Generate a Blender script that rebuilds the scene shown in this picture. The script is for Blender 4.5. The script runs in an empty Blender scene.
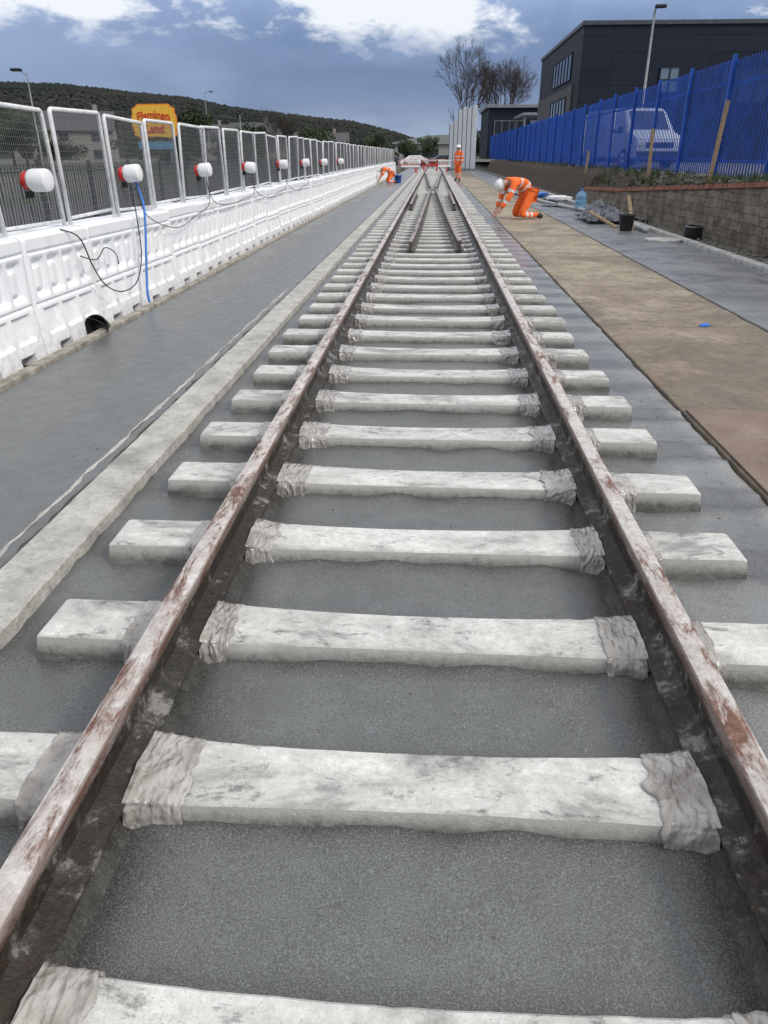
import bpy, bmesh, math, random
from mathutils import Vector, Matrix, noise, Euler
random.seed(7)
scene = bpy.context.scene
COL = scene.collection
R = math.radians

# ------------------------------------------------------------------ helpers
def link(o): COL.objects.link(o); return o

def mesh_obj(name, verts, faces, mats=(), parent=None, loc=(0,0,0), rot=(0,0,0), smooth=False, midx=None):
    me = bpy.data.meshes.new(name)
    me.from_pydata([tuple(v) for v in verts], [], faces)
    for m in mats: me.materials.append(m)
    if midx:
        for p, i in zip(me.polygons, midx): p.material_index = i
    if smooth:
        for p in me.polygons: p.use_smooth = True
    me.update()
    o = bpy.data.objects.new(name, me)
    o.location = loc; o.rotation_euler = rot
    link(o)
    if parent: o.parent = parent
    return o

def empty(name, loc=(0,0,0), rot=(0,0,0)):
    o = bpy.data.objects.new(name, None); o.empty_display_size = .2
    o.location = loc; o.rotation_euler = rot
    return link(o)

def tag(o, label, cat, group=None):
    o["label"] = label; o["category"] = cat
    if group: o["group"] = group
    return o
def struct(o): o["kind"] = "structure"; return o
def lerp(a,b,t): return a+(b-a)*t

class MB:
    """mesh builder collecting primitives"""
    def __init__(s): s.v=[]; s.f=[]; s.m=[]
    def add(s, vs, fs, mi=0):
        n=len(s.v); s.v += [tuple(v) for v in vs]; s.f += [tuple(i+n for i in f) for f in fs]; s.m += [mi]*len(fs)
    def box(s, x0,x1,y0,y1,z0,z1, mi=0, bev=0.0, M=None):
        bm=bmesh.new(); bmesh.ops.create_cube(bm,size=1)
        for v in bm.verts:
            v.co=Vector(((x0+x1)/2+v.co.x*(x1-x0),(y0+y1)/2+v.co.y*(y1-y0),(z0+z1)/2+v.co.z*(z1-z0)))
        if bev>0: bmesh.ops.bevel(bm,geom=bm.edges[:],offset=bev,segments=2,affect='EDGES',profile=.5)
        if M: bmesh.ops.transform(bm,matrix=M,verts=bm.verts)
        s.bm(bm,mi)
    def bm(s,bm,mi=0):
        bm.verts.index_update()
        s.add([v.co[:] for v in bm.verts],[tuple(v.index for v in f.verts) for f in bm.faces],mi); bm.free()
    def cyl(s, p0,p1,r0,r1=None,n=12,mi=0,cap=True):
        if r1 is None: r1=r0
        s.tube([p0,p1],[r0,r1],n,mi,cap)
    def tube(s, pts, rad, n=6, mi=0, cap=True):
        pts=[Vector(p) for p in pts]
        if not hasattr(rad,'__len__'): rad=[rad]*len(pts)
        t=(pts[1]-pts[0]).normalized()
        a=Vector((0,0,1)) if abs(t.z)<.9 else Vector((1,0,0))
        u=t.cross(a).normalized()
        vs=[];fs=[]
        for i,p in enumerate(pts):
            if i==0: t=pts[1]-pts[0]
            elif i==len(pts)-1: t=pts[-1]-pts[-2]
            else: t=pts[i+1]-pts[i-1]
            t.normalize(); u=(u-t*u.dot(t)).normalized(); w=t.cross(u)
            for k in range(n):
                an=2*math.pi*k/n
                vs.append(p+(u*math.cos(an)+w*math.sin(an))*rad[i])
        for i in range(len(pts)-1):
            for k in range(n):
                fs.append((i*n+k,i*n+(k+1)%n,(i+1)*n+(k+1)%n,(i+1)*n+k))
        if cap:
            fs.append(tuple(reversed(range(n)))); fs.append(tuple(range((len(pts)-1)*n,len(pts)*n)))
        s.add(vs,fs,mi)
    def lathe(s, prof, n=20, mi=0, M=None):
        vs=[];fs=[]
        for r,z in prof:
            for k in range(n):
                a=2*math.pi*k/n; vs.append(Vector((r*math.cos(a),r*math.sin(a),z)))
        for i in range(len(prof)-1):
            for k in range(n): fs.append((i*n+k,i*n+(k+1)%n,(i+1)*n+(k+1)%n,(i+1)*n+k))
        fs.append(tuple(reversed(range(n)))); fs.append(tuple(range((len(prof)-1)*n,len(prof)*n)))
        if M: vs=[M@v for v in vs]
        s.add(vs,fs,mi)
    def obj(s,name,mats,parent=None,loc=(0,0,0),rot=(0,0,0),smooth=False):
        return mesh_obj(name,s.v,s.f,mats,parent,loc,rot,smooth,s.m)

def smooth_angle(o, ang=40):
    me=o.data
    for p in me.polygons: p.use_smooth=True
    try: me.set_sharp_from_angle(angle=R(ang))
    except Exception: pass

def copy_tree(o, loc=None, rot=None):
    c=o.copy(); link(c)
    if loc is not None: c.location=loc
    if rot is not None: c.rotation_euler=rot
    for ch in list(o.children):
        k=ch.copy(); link(k); k.parent=c
        for g in list(ch.children):
            q=g.copy(); link(q); q.parent=k
    return c

# ------------------------------------------------------------------ materials
class NT:
    def __init__(s,name):
        s.m=bpy.data.materials.new(name); s.m.use_nodes=True
        s.t=s.m.node_tree; s.b=s.t.nodes['Principled BSDF']
        g=s.n('ShaderNodeNewGeometry'); s.pos=g.outputs['Position']; s.nrm=g.outputs['Normal']
        s.oc=s.n('ShaderNodeTexCoord').outputs['Object']
    def n(s,k,**kw):
        x=s.t.nodes.new(k)
        for a,b in kw.items(): setattr(x,a,b)
        return x
    def l(s,a,b): s.t.links.new(a,b)
    def mapv(s,vec,scale=(1,1,1),loc=(0,0,0)):
        x=s.n('ShaderNodeMapping'); s.l(vec,x.inputs[0]); x.inputs['Scale'].default_value=scale; x.inputs['Location'].default_value=loc
        return x.outputs[0]
    def noise(s,vec,scale,detail=6,rough=.6,dist=0,out=0):
        x=s.n('ShaderNodeTexNoise'); s.l(vec,x.inputs['Vector']); x.inputs['Scale'].default_value=scale
        x.inputs['Detail'].default_value=detail; x.inputs['Roughness'].default_value=rough; x.inputs['Distortion'].default_value=dist
        return x.outputs[out]
    def voro(s,vec,scale,feature='F1'):
        x=s.n('ShaderNodeTexVoronoi',feature=feature); s.l(vec,x.inputs['Vector']); x.inputs['Scale'].default_value=scale
        return x.outputs['Distance']
    def step(s,fac,lo,hi,a=0.,b=1.):
        x=s.n('ShaderNodeMapRange'); x.clamp=True; s.l(fac,x.inputs[0])
        x.inputs[1].default_value=lo; x.inputs[2].default_value=hi; x.inputs[3].default_value=a; x.inputs[4].default_value=b
        return x.outputs[0]
    def mix(s,fac,a,b,mode='MIX'):
        x=s.n('ShaderNodeMix',data_type='RGBA',blend_type=mode)
        for sock,v in ((x.inputs[0],fac),(x.inputs[6],a),(x.inputs[7],b)):
            if isinstance(v,(int,float)): sock.default_value=v
            elif isinstance(v,tuple): sock.default_value=(v+(1,))[:4]
            else: s.l(v,sock)
        return x.outputs[2]
    def math(s,op,a,b=0.):
        x=s.n('ShaderNodeMath',operation=op)
        for i,v in enumerate((a,b)):
            if isinstance(v,(int,float)): x.inputs[i].default_value=v
            else: s.l(v,x.inputs[i])
        return x.outputs[0]
    def vadd(s,a,b,k):
        m=s.n('ShaderNodeVectorMath',operation='MULTIPLY_ADD'); s.l(b,m.inputs[0]); m.inputs[1].default_value=(k,k,k); s.l(a,m.inputs[2]); return m.outputs[0]
    def sep(s,v):
        x=s.n('ShaderNodeSeparateXYZ'); s.l(v,x.inputs[0]); return x.outputs
    def comb(s,a,b,c):
        x=s.n('ShaderNodeCombineXYZ')
        for i,v in enumerate((a,b,c)):
            if isinstance(v,(int,float)): x.inputs[i].default_value=v
            else: s.l(v,x.inputs[i])
        return x.outputs[0]
    def col(s,c): s.l(c,s.b.inputs['Base Color']) if not isinstance(c,tuple) else setattr(s.b.inputs['Base Color'],'default_value',c+(1,))
    def rough(s,r):
        if isinstance(r,(int,float)): s.b.inputs['Roughness'].default_value=r
        else: s.l(r,s.b.inputs['Roughness'])
    def bump(s,h,st=.5,dist=.01,prev=None):
        x=s.n('ShaderNodeBump'); s.l(h,x.inputs['Height']); x.inputs['Strength'].default_value=st; x.inputs['Distance'].default_value=dist
        if prev is not None: s.l(prev,x.inputs['Normal'])
        s.l(x.outputs[0],s.b.inputs['Normal']); return x.outputs[0]

def simple(name,c,rough=.6,metal=0.,var=.25,scale=6,bump=.1,bs=40,bd=.004,spec=None):
    t=NT(name)
    n=t.noise(t.pos,scale,6)
    d=tuple(x*(1-var) for x in c); e=tuple(min(1,x*(1+var)) for x in c)
    t.col(t.mix(t.step(n,.35,.65),d,e)); t.rough(t.step(n,.3,.7,max(0,rough-.08),min(1,rough+.1)))
    t.b.inputs['Metallic'].default_value=metal
    if bump>0: t.bump(t.noise(t.pos,bs,4),bump,bd)
    if spec is not None: t.b.inputs['Specular IOR Level'].default_value=spec
    return t.m

def concrete_wet(name,base,lite,fine=130,bumpd=.008,rlo=.42,rhi=.75,streak=False,grain=1.0,edges=None,damp=False):
    t=NT(name)
    big=t.noise(t.pos,1.3,7,.62,.8); med=t.noise(t.pos,8,7,.62); fn=t.noise(t.pos,fine,3,.6)
    vo=t.voro(t.pos,fine*.55)
    c=t.mix(t.step(big,.34,.66),base,lite)
    c=t.mix(t.step(med,.40,.75,0,.40),c,tuple(x*.62 for x in base))
    px=t.sep(t.pos)
    wet=None
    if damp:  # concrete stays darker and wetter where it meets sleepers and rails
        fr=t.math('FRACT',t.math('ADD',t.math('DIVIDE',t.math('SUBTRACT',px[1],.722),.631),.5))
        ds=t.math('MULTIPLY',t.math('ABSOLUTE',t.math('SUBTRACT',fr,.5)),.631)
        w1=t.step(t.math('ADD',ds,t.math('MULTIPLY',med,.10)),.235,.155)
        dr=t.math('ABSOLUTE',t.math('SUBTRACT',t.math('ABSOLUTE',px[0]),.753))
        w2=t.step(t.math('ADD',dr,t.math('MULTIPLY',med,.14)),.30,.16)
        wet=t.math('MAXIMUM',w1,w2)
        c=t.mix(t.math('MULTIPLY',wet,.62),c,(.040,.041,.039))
    if edges:
        for ex,wd in edges:
            dd=t.math('ABSOLUTE',t.math('SUBTRACT',px[0],ex))
            f=t.math('MULTIPLY',t.step(dd,wd,0.,0,1),t.step(med,.35,.6,.1,.85))
            c=t.mix(f,c,(.30,.305,.295))
    c=t.mix(t.step(fn,.50,.75,0,.7*grain),c,tuple(min(1,x*2.2) for x in lite))
    c=t.mix(t.step(fn,.48,.30,0,.75*grain),c,tuple(x*.3 for x in base))
    c=t.mix(t.step(vo,.20,.06,0,.5*grain),c,tuple(x*.25 for x in base))
    t.col(c)
    r=t.step(t.math('ADD',big,t.math('MULTIPLY',med,.5)),.6,1.0,rlo,rhi)
    if wet is not None: r=t.math('SUBTRACT',r,t.math('MULTIPLY',wet,.10))
    t.rough(r)
    t.b.inputs['Specular IOR Level'].default_value=.6
    b=t.bump(fn,.5,bumpd)
    b=t.bump(med,.45,.012,b)
    if streak:
        w=t.noise(t.mapv(t.pos,(1.2,40,1)),1,4)
        b=t.bump(w,.30,.004,b)
    return t.m

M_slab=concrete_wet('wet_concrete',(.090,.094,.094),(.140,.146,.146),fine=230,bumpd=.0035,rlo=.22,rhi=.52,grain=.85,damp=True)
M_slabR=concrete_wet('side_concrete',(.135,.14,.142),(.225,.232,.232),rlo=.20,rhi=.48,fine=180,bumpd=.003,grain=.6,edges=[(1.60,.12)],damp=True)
M_slabP=concrete_wet('pavement_concrete',(.14,.145,.147),(.23,.237,.237),rlo=.20,rhi=.48,fine=180,bumpd=.003,grain=.5)
M_slabL=concrete_wet('smooth_concrete',(.098,.104,.106),(.150,.156,.157),fine=170,bumpd=.0015,rlo=.24,rhi=.48,streak=True,grain=.3)
t=NT('screed_strip'); n=t.noise(t.pos,5,8,.7); n2=t.noise(t.pos,45,4); n4=t.noise(t.pos,2.1,6,.7)
c=t.mix(t.step(n,.35,.6),(.30,.29,.265),(.50,.485,.45)); c=t.mix(t.step(n2,.5,.75,0,.6),c,(.18,.17,.15)); c=t.mix(t.step(n4,.55,.68,0,.7),c,(.17,.168,.155)); t.col(c); t.rough(.65)
b=t.bump(n2,.7,.01); t.bump(n,.5,.02,b); M_strip=t.m

# sleeper concrete
t=NT('sleeper_concrete')
n=t.noise(t.mapv(t.pos,(.55,1.15,1)),10,9,.76,.5); n2=t.noise(t.pos,34,6,.7); nf=t.noise(t.pos,170,3); nb=t.noise(t.mapv(t.pos,(.6,1.3,1)),4.2,7,.7,.6)
top=t.mix(t.step(n2,.32,.65),(.52,.515,.485),(.78,.77,.745))
top=t.mix(t.step(nb,.40,.60,0,.75),top,(.36,.36,.34))
top=t.mix(t.step(nb,.54,.66,0,.65),top,(.18,.182,.172))
sp_=t.step(t.math('ADD',t.math('MULTIPLY',n,.7),t.math('MULTIPLY',n2,.3)),.53,.60)
top=t.mix(t.math('MULTIPLY',sp_,.8),top,(.13,.133,.124))
top=t.mix(t.step(nf,.60,.72,0,.6),top,(.15,.15,.14))
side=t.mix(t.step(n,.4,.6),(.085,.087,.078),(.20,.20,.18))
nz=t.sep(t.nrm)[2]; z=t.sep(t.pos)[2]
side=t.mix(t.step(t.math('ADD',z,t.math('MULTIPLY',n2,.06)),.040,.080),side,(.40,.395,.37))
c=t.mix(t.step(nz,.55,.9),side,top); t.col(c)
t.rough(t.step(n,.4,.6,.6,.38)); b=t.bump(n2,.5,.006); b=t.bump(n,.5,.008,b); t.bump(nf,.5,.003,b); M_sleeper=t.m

# rail steel
def railmat(name,cover,dark=1.0):
    t=NT(name)
    st=t.mapv(t.pos,(12,2.6,12)); n=t.noise(st,1.5,9,.78,.5); n2=t.noise(t.pos,40,6,.7); n3=t.noise(t.pos,2.2,3); n5=t.noise(t.pos,9,6,.7)
    rust=t.mix(t.step(n2,.35,.65),(.095,.045,.030),(.23,.115,.08))
    pale=t.mix(t.step(n2,.3,.7),(.46,.42,.395),(.70,.68,.66))
    pale=t.mix(t.step(n5,.42,.66,0,.6),pale,(.34,.265,.235))
    f=t.math('ADD',t.math('MULTIPLY',n,.75),t.math('MULTIPLY',n3,.25))
    top=t.mix(t.step(f,cover-.02,cover+.06),pale,rust)
    side=t.mix(t.step(n2,.35,.7),(.014,.011,.008),(.050,.034,.024))
    side=t.mix(t.step(n3,.5,.65,0,.6),side,(.038,.037,.030))
    side=t.mix(t.step(n5,.52,.64,0,.75),side,(.13,.125,.112))
    side=t.mix(t.step(t.math('ADD',n5,t.math('MULTIPLY',n2,.4)),.78,.86,0,.7),side,(.30,.29,.265))
    z=t.sep(t.pos)[2]
    hi=t.step(z,.190,.212)
    side=t.mix(hi,side,t.mix(t.step(n,.44,.54),(.12,.055,.036),(.22,.175,.155)))
    nz=t.sep(t.nrm)[2]
    fac=t.math('MULTIPLY',t.step(nz,.25,.7),hi)
    c=t.mix(fac,side,top)
    if dark<1: c=t.mix(1-dark,c,(.05,.035,.028))
    t.col(c); t.rough(t.step(n,.4,.6,.38,.7)); b=t.bump(n2,.8,.007); b=t.bump(n5,.8,.02,b); t.bump(f,.5,.006,b)
    return t.m
M_rail=railmat('rusty_rail',.515)
M_rail_dry=railmat('rusty_rail_far',.50,.6)

t=NT('crumpled_plastic')
n=t.noise(t.pos,9,5,.6,.8); n3=t.noise(t.pos,30,5,.7,.6)
vd=t.voro(t.vadd(t.mapv(t.pos,(1.5,.8,.8)),t.noise(t.pos,20,3,.5,0,1),.03),42,'F1')
c=t.mix(t.step(n,.35,.62),(.22,.195,.17),(.43,.405,.375)); c=t.mix(t.step(n3,.56,.68,0,.55),c,(.13,.112,.095)); c=t.mix(t.step(n3,.42,.32,0,.5),c,(.60,.585,.565)); t.col(c)
t.rough(.2); t.b.inputs['Coat Weight'].default_value=.8; t.b.inputs['Coat Roughness'].default_value=.1; t.bump(vd,.55,.010); M_wrap=t.m

M_mud=simple('wet_mud',(.035,.031,.026),.45,var=.4,scale=20,bump=.6,bs=60,bd=.012)
t=NT('brown_mortar'); n=t.noise(t.pos,6,6,.7); n2=t.noise(t.pos,60,5,.7)
c=t.mix(t.step(n,.35,.62),(.024,.021,.017),(.068,.066,.060)); c=t.mix(t.step(n2,.54,.68,0,.6),c,(.14,.14,.132)); t.col(c); t.rough(.33); b=t.bump(n2,.9,.01); t.bump(n,.7,.03,b); M_fillet=t.m
M_dirt=simple('dirt',(.066,.050,.036),.9,var=.55,scale=9,bump=.9,bs=24,bd=.05)
M_gravel=simple('gravel',(.15,.14,.125),.85,var=.5,scale=40,bump=.9,bs=50,bd=.03)
M_rub=simple('rubble_stone',(.16,.145,.125),.85,var=.45,scale=5,bump=.4,bs=50)
M_white=simple('white_plastic',(.80,.81,.82),.38,var=.05,scale=3,bump=.05,bs=12)
t=NT('barrier_plastic'); n=t.noise(t.pos,2.5,6,.65); n2=t.noise(t.pos,18,6,.7); z=t.sep(t.pos)[2]; n7=t.noise(t.mapv(t.pos,(3,9,1.2)),1,6,.7)
c=t.mix(t.step(n,.35,.7),(.90,.91,.92),(.81,.83,.85)); 
c=t.mix(t.step(n7,.56,.72,0,.35),c,(.55,.54,.50))
dz=t.math('MULTIPLY',t.step(z,.40,-.1),t.step(n2,.38,.7)); c=t.mix(t.math('MULTIPLY',dz,.65),c,(.30,.275,.23)); t.col(c); t.rough(t.step(n,.3,.7,.3,.5)); t.bump(n2,.1,.003)
M_barrier=t.m
M_galv=simple('galvanised_frame',(.68,.69,.70),.45,metal=.0,var=.15,scale=12,bump=.0)
M_wire=simple('mesh_wire',(.11,.115,.12),.6,metal=.0,var=.1,bump=0)
M_darkrail=simple('dark_railing_paint',(.03,.034,.036),.5,var=.2,bump=0)
M_red=simple('red_plastic',(.50,.02,.02),.35,var=.15,bump=0)
M_black=simple('black_plastic',(.014,.014,.015),.45,var=.2,bump=.1)
M_blue=simple('blue_fence_paint',(.010,.070,.37),.5,var=.25,scale=2,bump=.05,spec=.3)
M_bluepipe=simple('blue_hose',(.02,.16,.55),.4,bump=0)
M_bucketblue=simple('blue_bucket_plastic',(.03,.10,.40),.4,bump=0)
M_wood=simple('timber',(.28,.205,.125),.8,var=.35,scale=25,bump=.3,bs=80)
M_board=simple('edge_board',(.30,.275,.235),.8,var=.4,scale=8,bump=.4,bs=30)
M_asph=simple('asphalt',(.075,.076,.078),.75,var=.25,scale=1.5,bump=.4,bs=120,bd=.006)
M_glass=NT('dark_glass'); M_glass.col((.03,.04,.05)); M_glass.rough(.08); M_glass=M_glass.m
M_steelgrey=simple('grey_pole_paint',(.20,.21,.22),.5,metal=.3,bump=0)
M_orange=simple('hivis_orange',(.92,.15,.02),.75,var=.2,scale=14,bump=.4,bs=25,bd=.02)
M_silver=simple('reflective_tape',(.62,.63,.62),.4,var=.05,bump=0)
M_skin=simple('skin',(.45,.25,.18),.5,var=.08,bump=0)
M_boot=simple('boot_leather',(.03,.022,.018),.6,bump=.1)
M_hat=simple('white_helmet',(.82,.82,.80),.3,var=.04,bump=0)
M_hair=simple('dark_hair',(.03,.02,.015),.7,bump=0)
M_tyre=simple('tyre_rubber',(.02,.02,.02),.8,bump=.1)
M_grass=simple('grass',(.055,.080,.026),.9,var=.5,scale=2,bump=0)
M_bark=simple('bark',(.060,.050,.043),.9,var=.3,scale=6,bump=.0)
M_leaf=simple('evergreen_leaf',(.03,.05,.018),.8,var=.5,scale=1.2,bump=0)
M_greysheet=simple('grey_plastic_sheet',(.11,.12,.14),.3,var=.4,scale=9,bump=.5,bs=18,bd=.03)
M_pipe=simple('grey_pipe',(.42,.43,.43),.5,var=.1,bump=0)
M_kerb=simple('kerb_concrete',(.42,.415,.395),.75,var=.3,scale=8,bump=.4,bs=60)

t=NT('hill_woodland'); n=t.noise(t.pos,.02,6,.6); n2=t.noise(t.pos,.25,5)
c=t.mix(t.step(n,.4,.6),(.027,.034,.030),(.042,.041,.036)); c=t.mix(t.step(n2,.4,.7,0,.5),c,(.022,.029,.030)); t.col(c); t.rough(.95); t.b.inputs['Specular IOR Level'].default_value=.1; M_hill=t.m

t=NT('ground_mix'); n=t.noise(t.pos,.06,6); n2=t.noise(t.pos,1.5,6)
c=t.mix(t.step(n,.45,.55),(.045,.07,.025),(.10,.097,.09)); c=t.mix(t.step(n2,.4,.7,0,.5),c,(.05,.05,.042)); t.col(c); t.rough(.85); t.bump(n2,.4,.05); M_ground=t.m

t=NT('sandy_path'); n=t.noise(t.pos,1.6,8,.7,.6); n2=t.noise(t.pos,12,6,.7); nf=t.noise(t.pos,110,4,.75); nw=t.noise(t.pos,.7,5,.6)
y=t.sep(t.pos)[1]
c=t.mix(t.step(n,.36,.62),(.23,.185,.125),(.42,.36,.265)); 
c=t.mix(t.step(t.math('ADD',y,t.math('MULTIPLY',n,6.)),14.,8.5,0,.8),c,t.mix(t.step(n,.36,.62),(.165,.118,.085),(.28,.215,.165)))
c=t.mix(t.step(nw,.48,.60,0,.8),c,(.155,.130,.10)); c=t.mix(t.step(n2,.48,.66,0,.75),c,(.11,.092,.072)); c=t.mix(t.step(nf,.5,.72,0,.6),c,(.10,.085,.065)); c=t.mix(t.step(nf,.42,.3,0,.6),c,(.50,.46,.39)); t.col(c); t.rough(.7)
b=t.bump(nf,.7,.008); t.bump(n2,.6,.025,b); M_sand=t.m
t=NT('stained_plywood'); n=t.noise(t.pos,2.2,8,.6,.5); nf=t.noise(t.mapv(t.pos,(60,6,1)),1.,4); ns=t.noise(t.pos,120,3); nw=t.noise(t.pos,5,7,.7)
c=t.mix(t.step(n,.35,.65),(.15,.097,.070),(.25,.18,.138)); c=t.mix(t.step(nf,.45,.7,0,.4),c,(.13,.085,.062)); c=t.mix(t.step(nw,.52,.66,0,.5),c,(.24,.21,.17)); c=t.mix(t.step(ns,.56,.7,0,.55),c,(.38,.33,.29)); t.col(c); t.rough(.6); t.bump(ns,.3,.003); M_ply=t.m

t=NT('stone_wall'); 
pd=t.vadd(t.pos,t.noise(t.pos,4.5,4,.6,0,1),.12)
p=t.sep(pd)
v=t.comb(p[1],p[2],0.)
br=t.n('ShaderNodeTexBrick'); t.l(v,br.inputs['Vector']); br.inputs['Scale'].default_value=1.; br.inputs['Brick Width'].default_value=.34; br.inputs['Row Height'].default_value=.15
br.inputs['Mortar Size'].default_value=.010; br.inputs['Mortar Smooth'].default_value=.9; br.inputs['Color1'].default_value=(.29,.245,.18,1); br.inputs['Color2'].default_value=(.15,.125,.095,1); br.inputs['Mortar'].default_value=(.085,.075,.06,1); br.offset=.37; br.squash=1.4; br.squash_frequency=3
n=t.noise(t.pos,9,8,.75); n2=t.noise(t.pos,1.9,6,.65); n8=t.noise(t.pos,30,5,.7); c=t.mix(t.step(n,.44,.62,0,.75),br.outputs[0],(.075,.066,.052)); c=t.mix(t.step(n2,.48,.60,0,.6),c,(.33,.30,.245)); c=t.mix(t.step(n8,.52,.7,0,.5),c,(.10,.095,.075)); t.col(c); t.rough(.9)
b=t.bump(n,1.,.06); b=t.bump(n8,.8,.02,b); t.bump(t.math('SUBTRACT',1.,br.outputs[1]),.8,.025,b); M_stone=t.m
M_coping=simple('red_coping',(.22,.082,.052),.85,var=.5,scale=7,bump=.6,bs=18,bd=.02)

t=NT('navy_cladding'); p=t.sep(t.pos)
v=t.comb(t.math('ADD',p[0],p[1]),p[2],0.)
br=t.n('ShaderNodeTexBrick'); t.l(v,br.inputs['Vector']); br.inputs['Scale'].default_value=1.; br.inputs['Brick Width'].default_value=6.; br.inputs['Row Height'].default_value=.9
br.inputs['Mortar Size'].default_value=.025; br.offset=0.; br.inputs['Color1'].default_value=(.012,.017,.030,1); br.inputs['Color2'].default_value=(.015,.021,.036,1); br.inputs['Mortar'].default_value=(.007,.009,.013,1)
t.col(br.outputs[0]); t.rough(.6); t.b.inputs['Specular IOR Level'].default_value=.2; M_clad=t.m
t=NT('grey_brick'); br=t.n('ShaderNodeTexBrick'); p=t.sep(t.pos); t.l(t.comb(t.math('ADD',p[0],p[1]),p[2],0.),br.inputs['Vector']); br.inputs['Scale'].default_value=1.; br.inputs['Brick Width'].default_value=.44; br.inputs['Row Height'].default_value=.2
br.inputs['Color1'].default_value=(.07,.068,.07,1); br.inputs['Color2'].default_value=(.10,.095,.095,1); br.inputs['Mortar'].default_value=(.05,.05,.05,1); t.col(br.outputs[0]); t.rough(.8); M_gbrick=t.m

# ------------------------------------------------------------------ world / light / camera
SUN_EL, SUN_AZ = 42, 118   # azimuth clockwise from +Y
w=bpy.data.worlds.new("World"); scene.world=w; w.use_nodes=True
nt=w.node_tree; bg=nt.nodes['Background']
def wn(k): return nt.nodes.new(k)
sky=wn('ShaderNodeTexSky'); sky.sky_type='NISHITA'; sky.sun_disc=False; sky.sun_elevation=R(SUN_EL); sky.sun_rotation=R(SUN_AZ)
tc=wn('ShaderNodeTexCoord'); sp=wn('ShaderNodeSeparateXYZ'); nt.links.new(tc.outputs['Generated'],sp.inputs[0])
def wmr(src,a,b,c,d):
    x=wn('ShaderNodeMapRange'); nt.links.new(src,x.inputs[0]); x.inputs[1].default_value=a;x.inputs[2].default_value=b;x.inputs[3].default_value=c;x.inputs[4].default_value=d; return x.outputs[0]
def wop(op,a,b):
    x=wn('ShaderNodeMath'); x.operation=op
    for i,v in enumerate((a,b)):
        if isinstance(v,float): x.inputs[i].default_value=v
        else: nt.links.new(v,x.inputs[i])
    return x.outputs[0]
def wmul(a,b): return wop('MULTIPLY',a,b)
def wnoise(scale3,loc,sc,det=8,ro=.55,di=.2):
    mp=wn('ShaderNodeMapping'); nt.links.new(tc.outputs['Generated'],mp.inputs[0]); mp.inputs['Scale'].default_value=scale3; mp.inputs['Location'].default_value=loc
    nz=wn('ShaderNodeTexNoise'); nt.links.new(mp.outputs[0],nz.inputs['Vector']); nz.inputs['Scale'].default_value=sc; nz.inputs['Detail'].default_value=det; nz.inputs['Roughness'].default_value=ro; nz.inputs['Distortion'].default_value=di
    return nz.outputs[0]
nA=wnoise((3,3,9),(.35,.2,.1),1.3,6,.5,.1)
nB=wnoise((3,3,6.5),(1.3,.7,.4),4.0,9,.6,.15)
zz=wop('ADD',sp.outputs[2],wop('MULTIPLY',wop('SUBTRACT',nA,.5),.06))
ramp=wn('ShaderNodeValToRGB'); nt.links.new(zz,ramp.inputs[0])
cr=ramp.color_ramp
stops=[(0,(.48,.56,.70)),(.02,(.33,.41,.575)),(.05,(.205,.275,.445)),(.085,(.165,.235,.405)),(.12,(.20,.29,.49)),(.155,(.38,.50,.76)),(.36,(.95,.97,1.02)),(1,(1.14,1.13,1.11))]
cr.elements[0].position=0; cr.elements[0].color=stops[0][1]+(1,)
cr.elements[1].position=1; cr.elements[1].color=stops[-1][1]+(1,)
for p_,c_ in stops[1:-1]:
    e=cr.elements.new(p_); e.color=c_+(1,)
def wmix(f,a,b):
    x=wn('ShaderNodeMix'); x.data_type='RGBA'
    nt.links.new(f,x.inputs[0]) if not isinstance(f,float) else setattr(x.inputs[0],'default_value',f)
    for s_,v in ((x.inputs[6],a),(x.inputs[7],b)):
        if isinstance(v,tuple): s_.default_value=v+(1,)
        else: nt.links.new(v,s_)
    return x.outputs[2]
c=wmix(wmul(wmr(nB,.56,.38,0,.45),wmr(sp.outputs[2],.30,.12,0,1)),ramp.outputs[0],(.150,.215,.37))
c=wmix(wmul(wmr(nA,.52,.70,0,.45),wmr(sp.outputs[2],.0,.04,.4,1)),c,(.38,.48,.69))
c=wmix(wmul(wmr(sp.outputs[0],-.15,-.45,0,.45),wmr(sp.outputs[2],.03,.09,0,1)),c,(.42,.53,.78))
# cumulus tops lit behind the storm band, strongest towards the left
pf=wop('ADD',wop('MULTIPLY',nB,.80),wop('MULTIPLY',nA,.20))
pf=wop('ADD',pf,wmr(sp.outputs[0],-.50,.35,.055,-.035))
puff=wmul(wmr(pf,.470,.555,0,.95),wmr(wop('ADD',sp.outputs[2],wop('MULTIPLY',wop('SUBTRACT',nB,.5),.10)),.112,.140,0,1))
c=wmix(puff,c,(.93,.96,1.01))
sc=wn('ShaderNodeMix'); sc.data_type='RGBA'; sc.blend_type='MULTIPLY'; sc.inputs[0].default_value=1; nt.links.new(sky.outputs[0],sc.inputs[6]); sc.inputs[7].default_value=(.1,.1,.1,1)
c=wmix(.93,sc.outputs[2],c)
nt.links.new(c,bg.inputs[0]); bg.inputs[1].default_value=1.03

sl=bpy.data.lights.new('sun','SUN'); sl.energy=2.1; sl.angle=R(12); sl.color=(1,.95,.88)
so=bpy.data.objects.new('sun',sl); link(so)
az=R(SUN_AZ); el=R(SUN_EL)
d=Vector((math.sin(az)*math.cos(el),math.cos(az)*math.cos(el),math.sin(el)))
so.rotation_euler=d.to_track_quat('Z','Y').to_euler()

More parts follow.
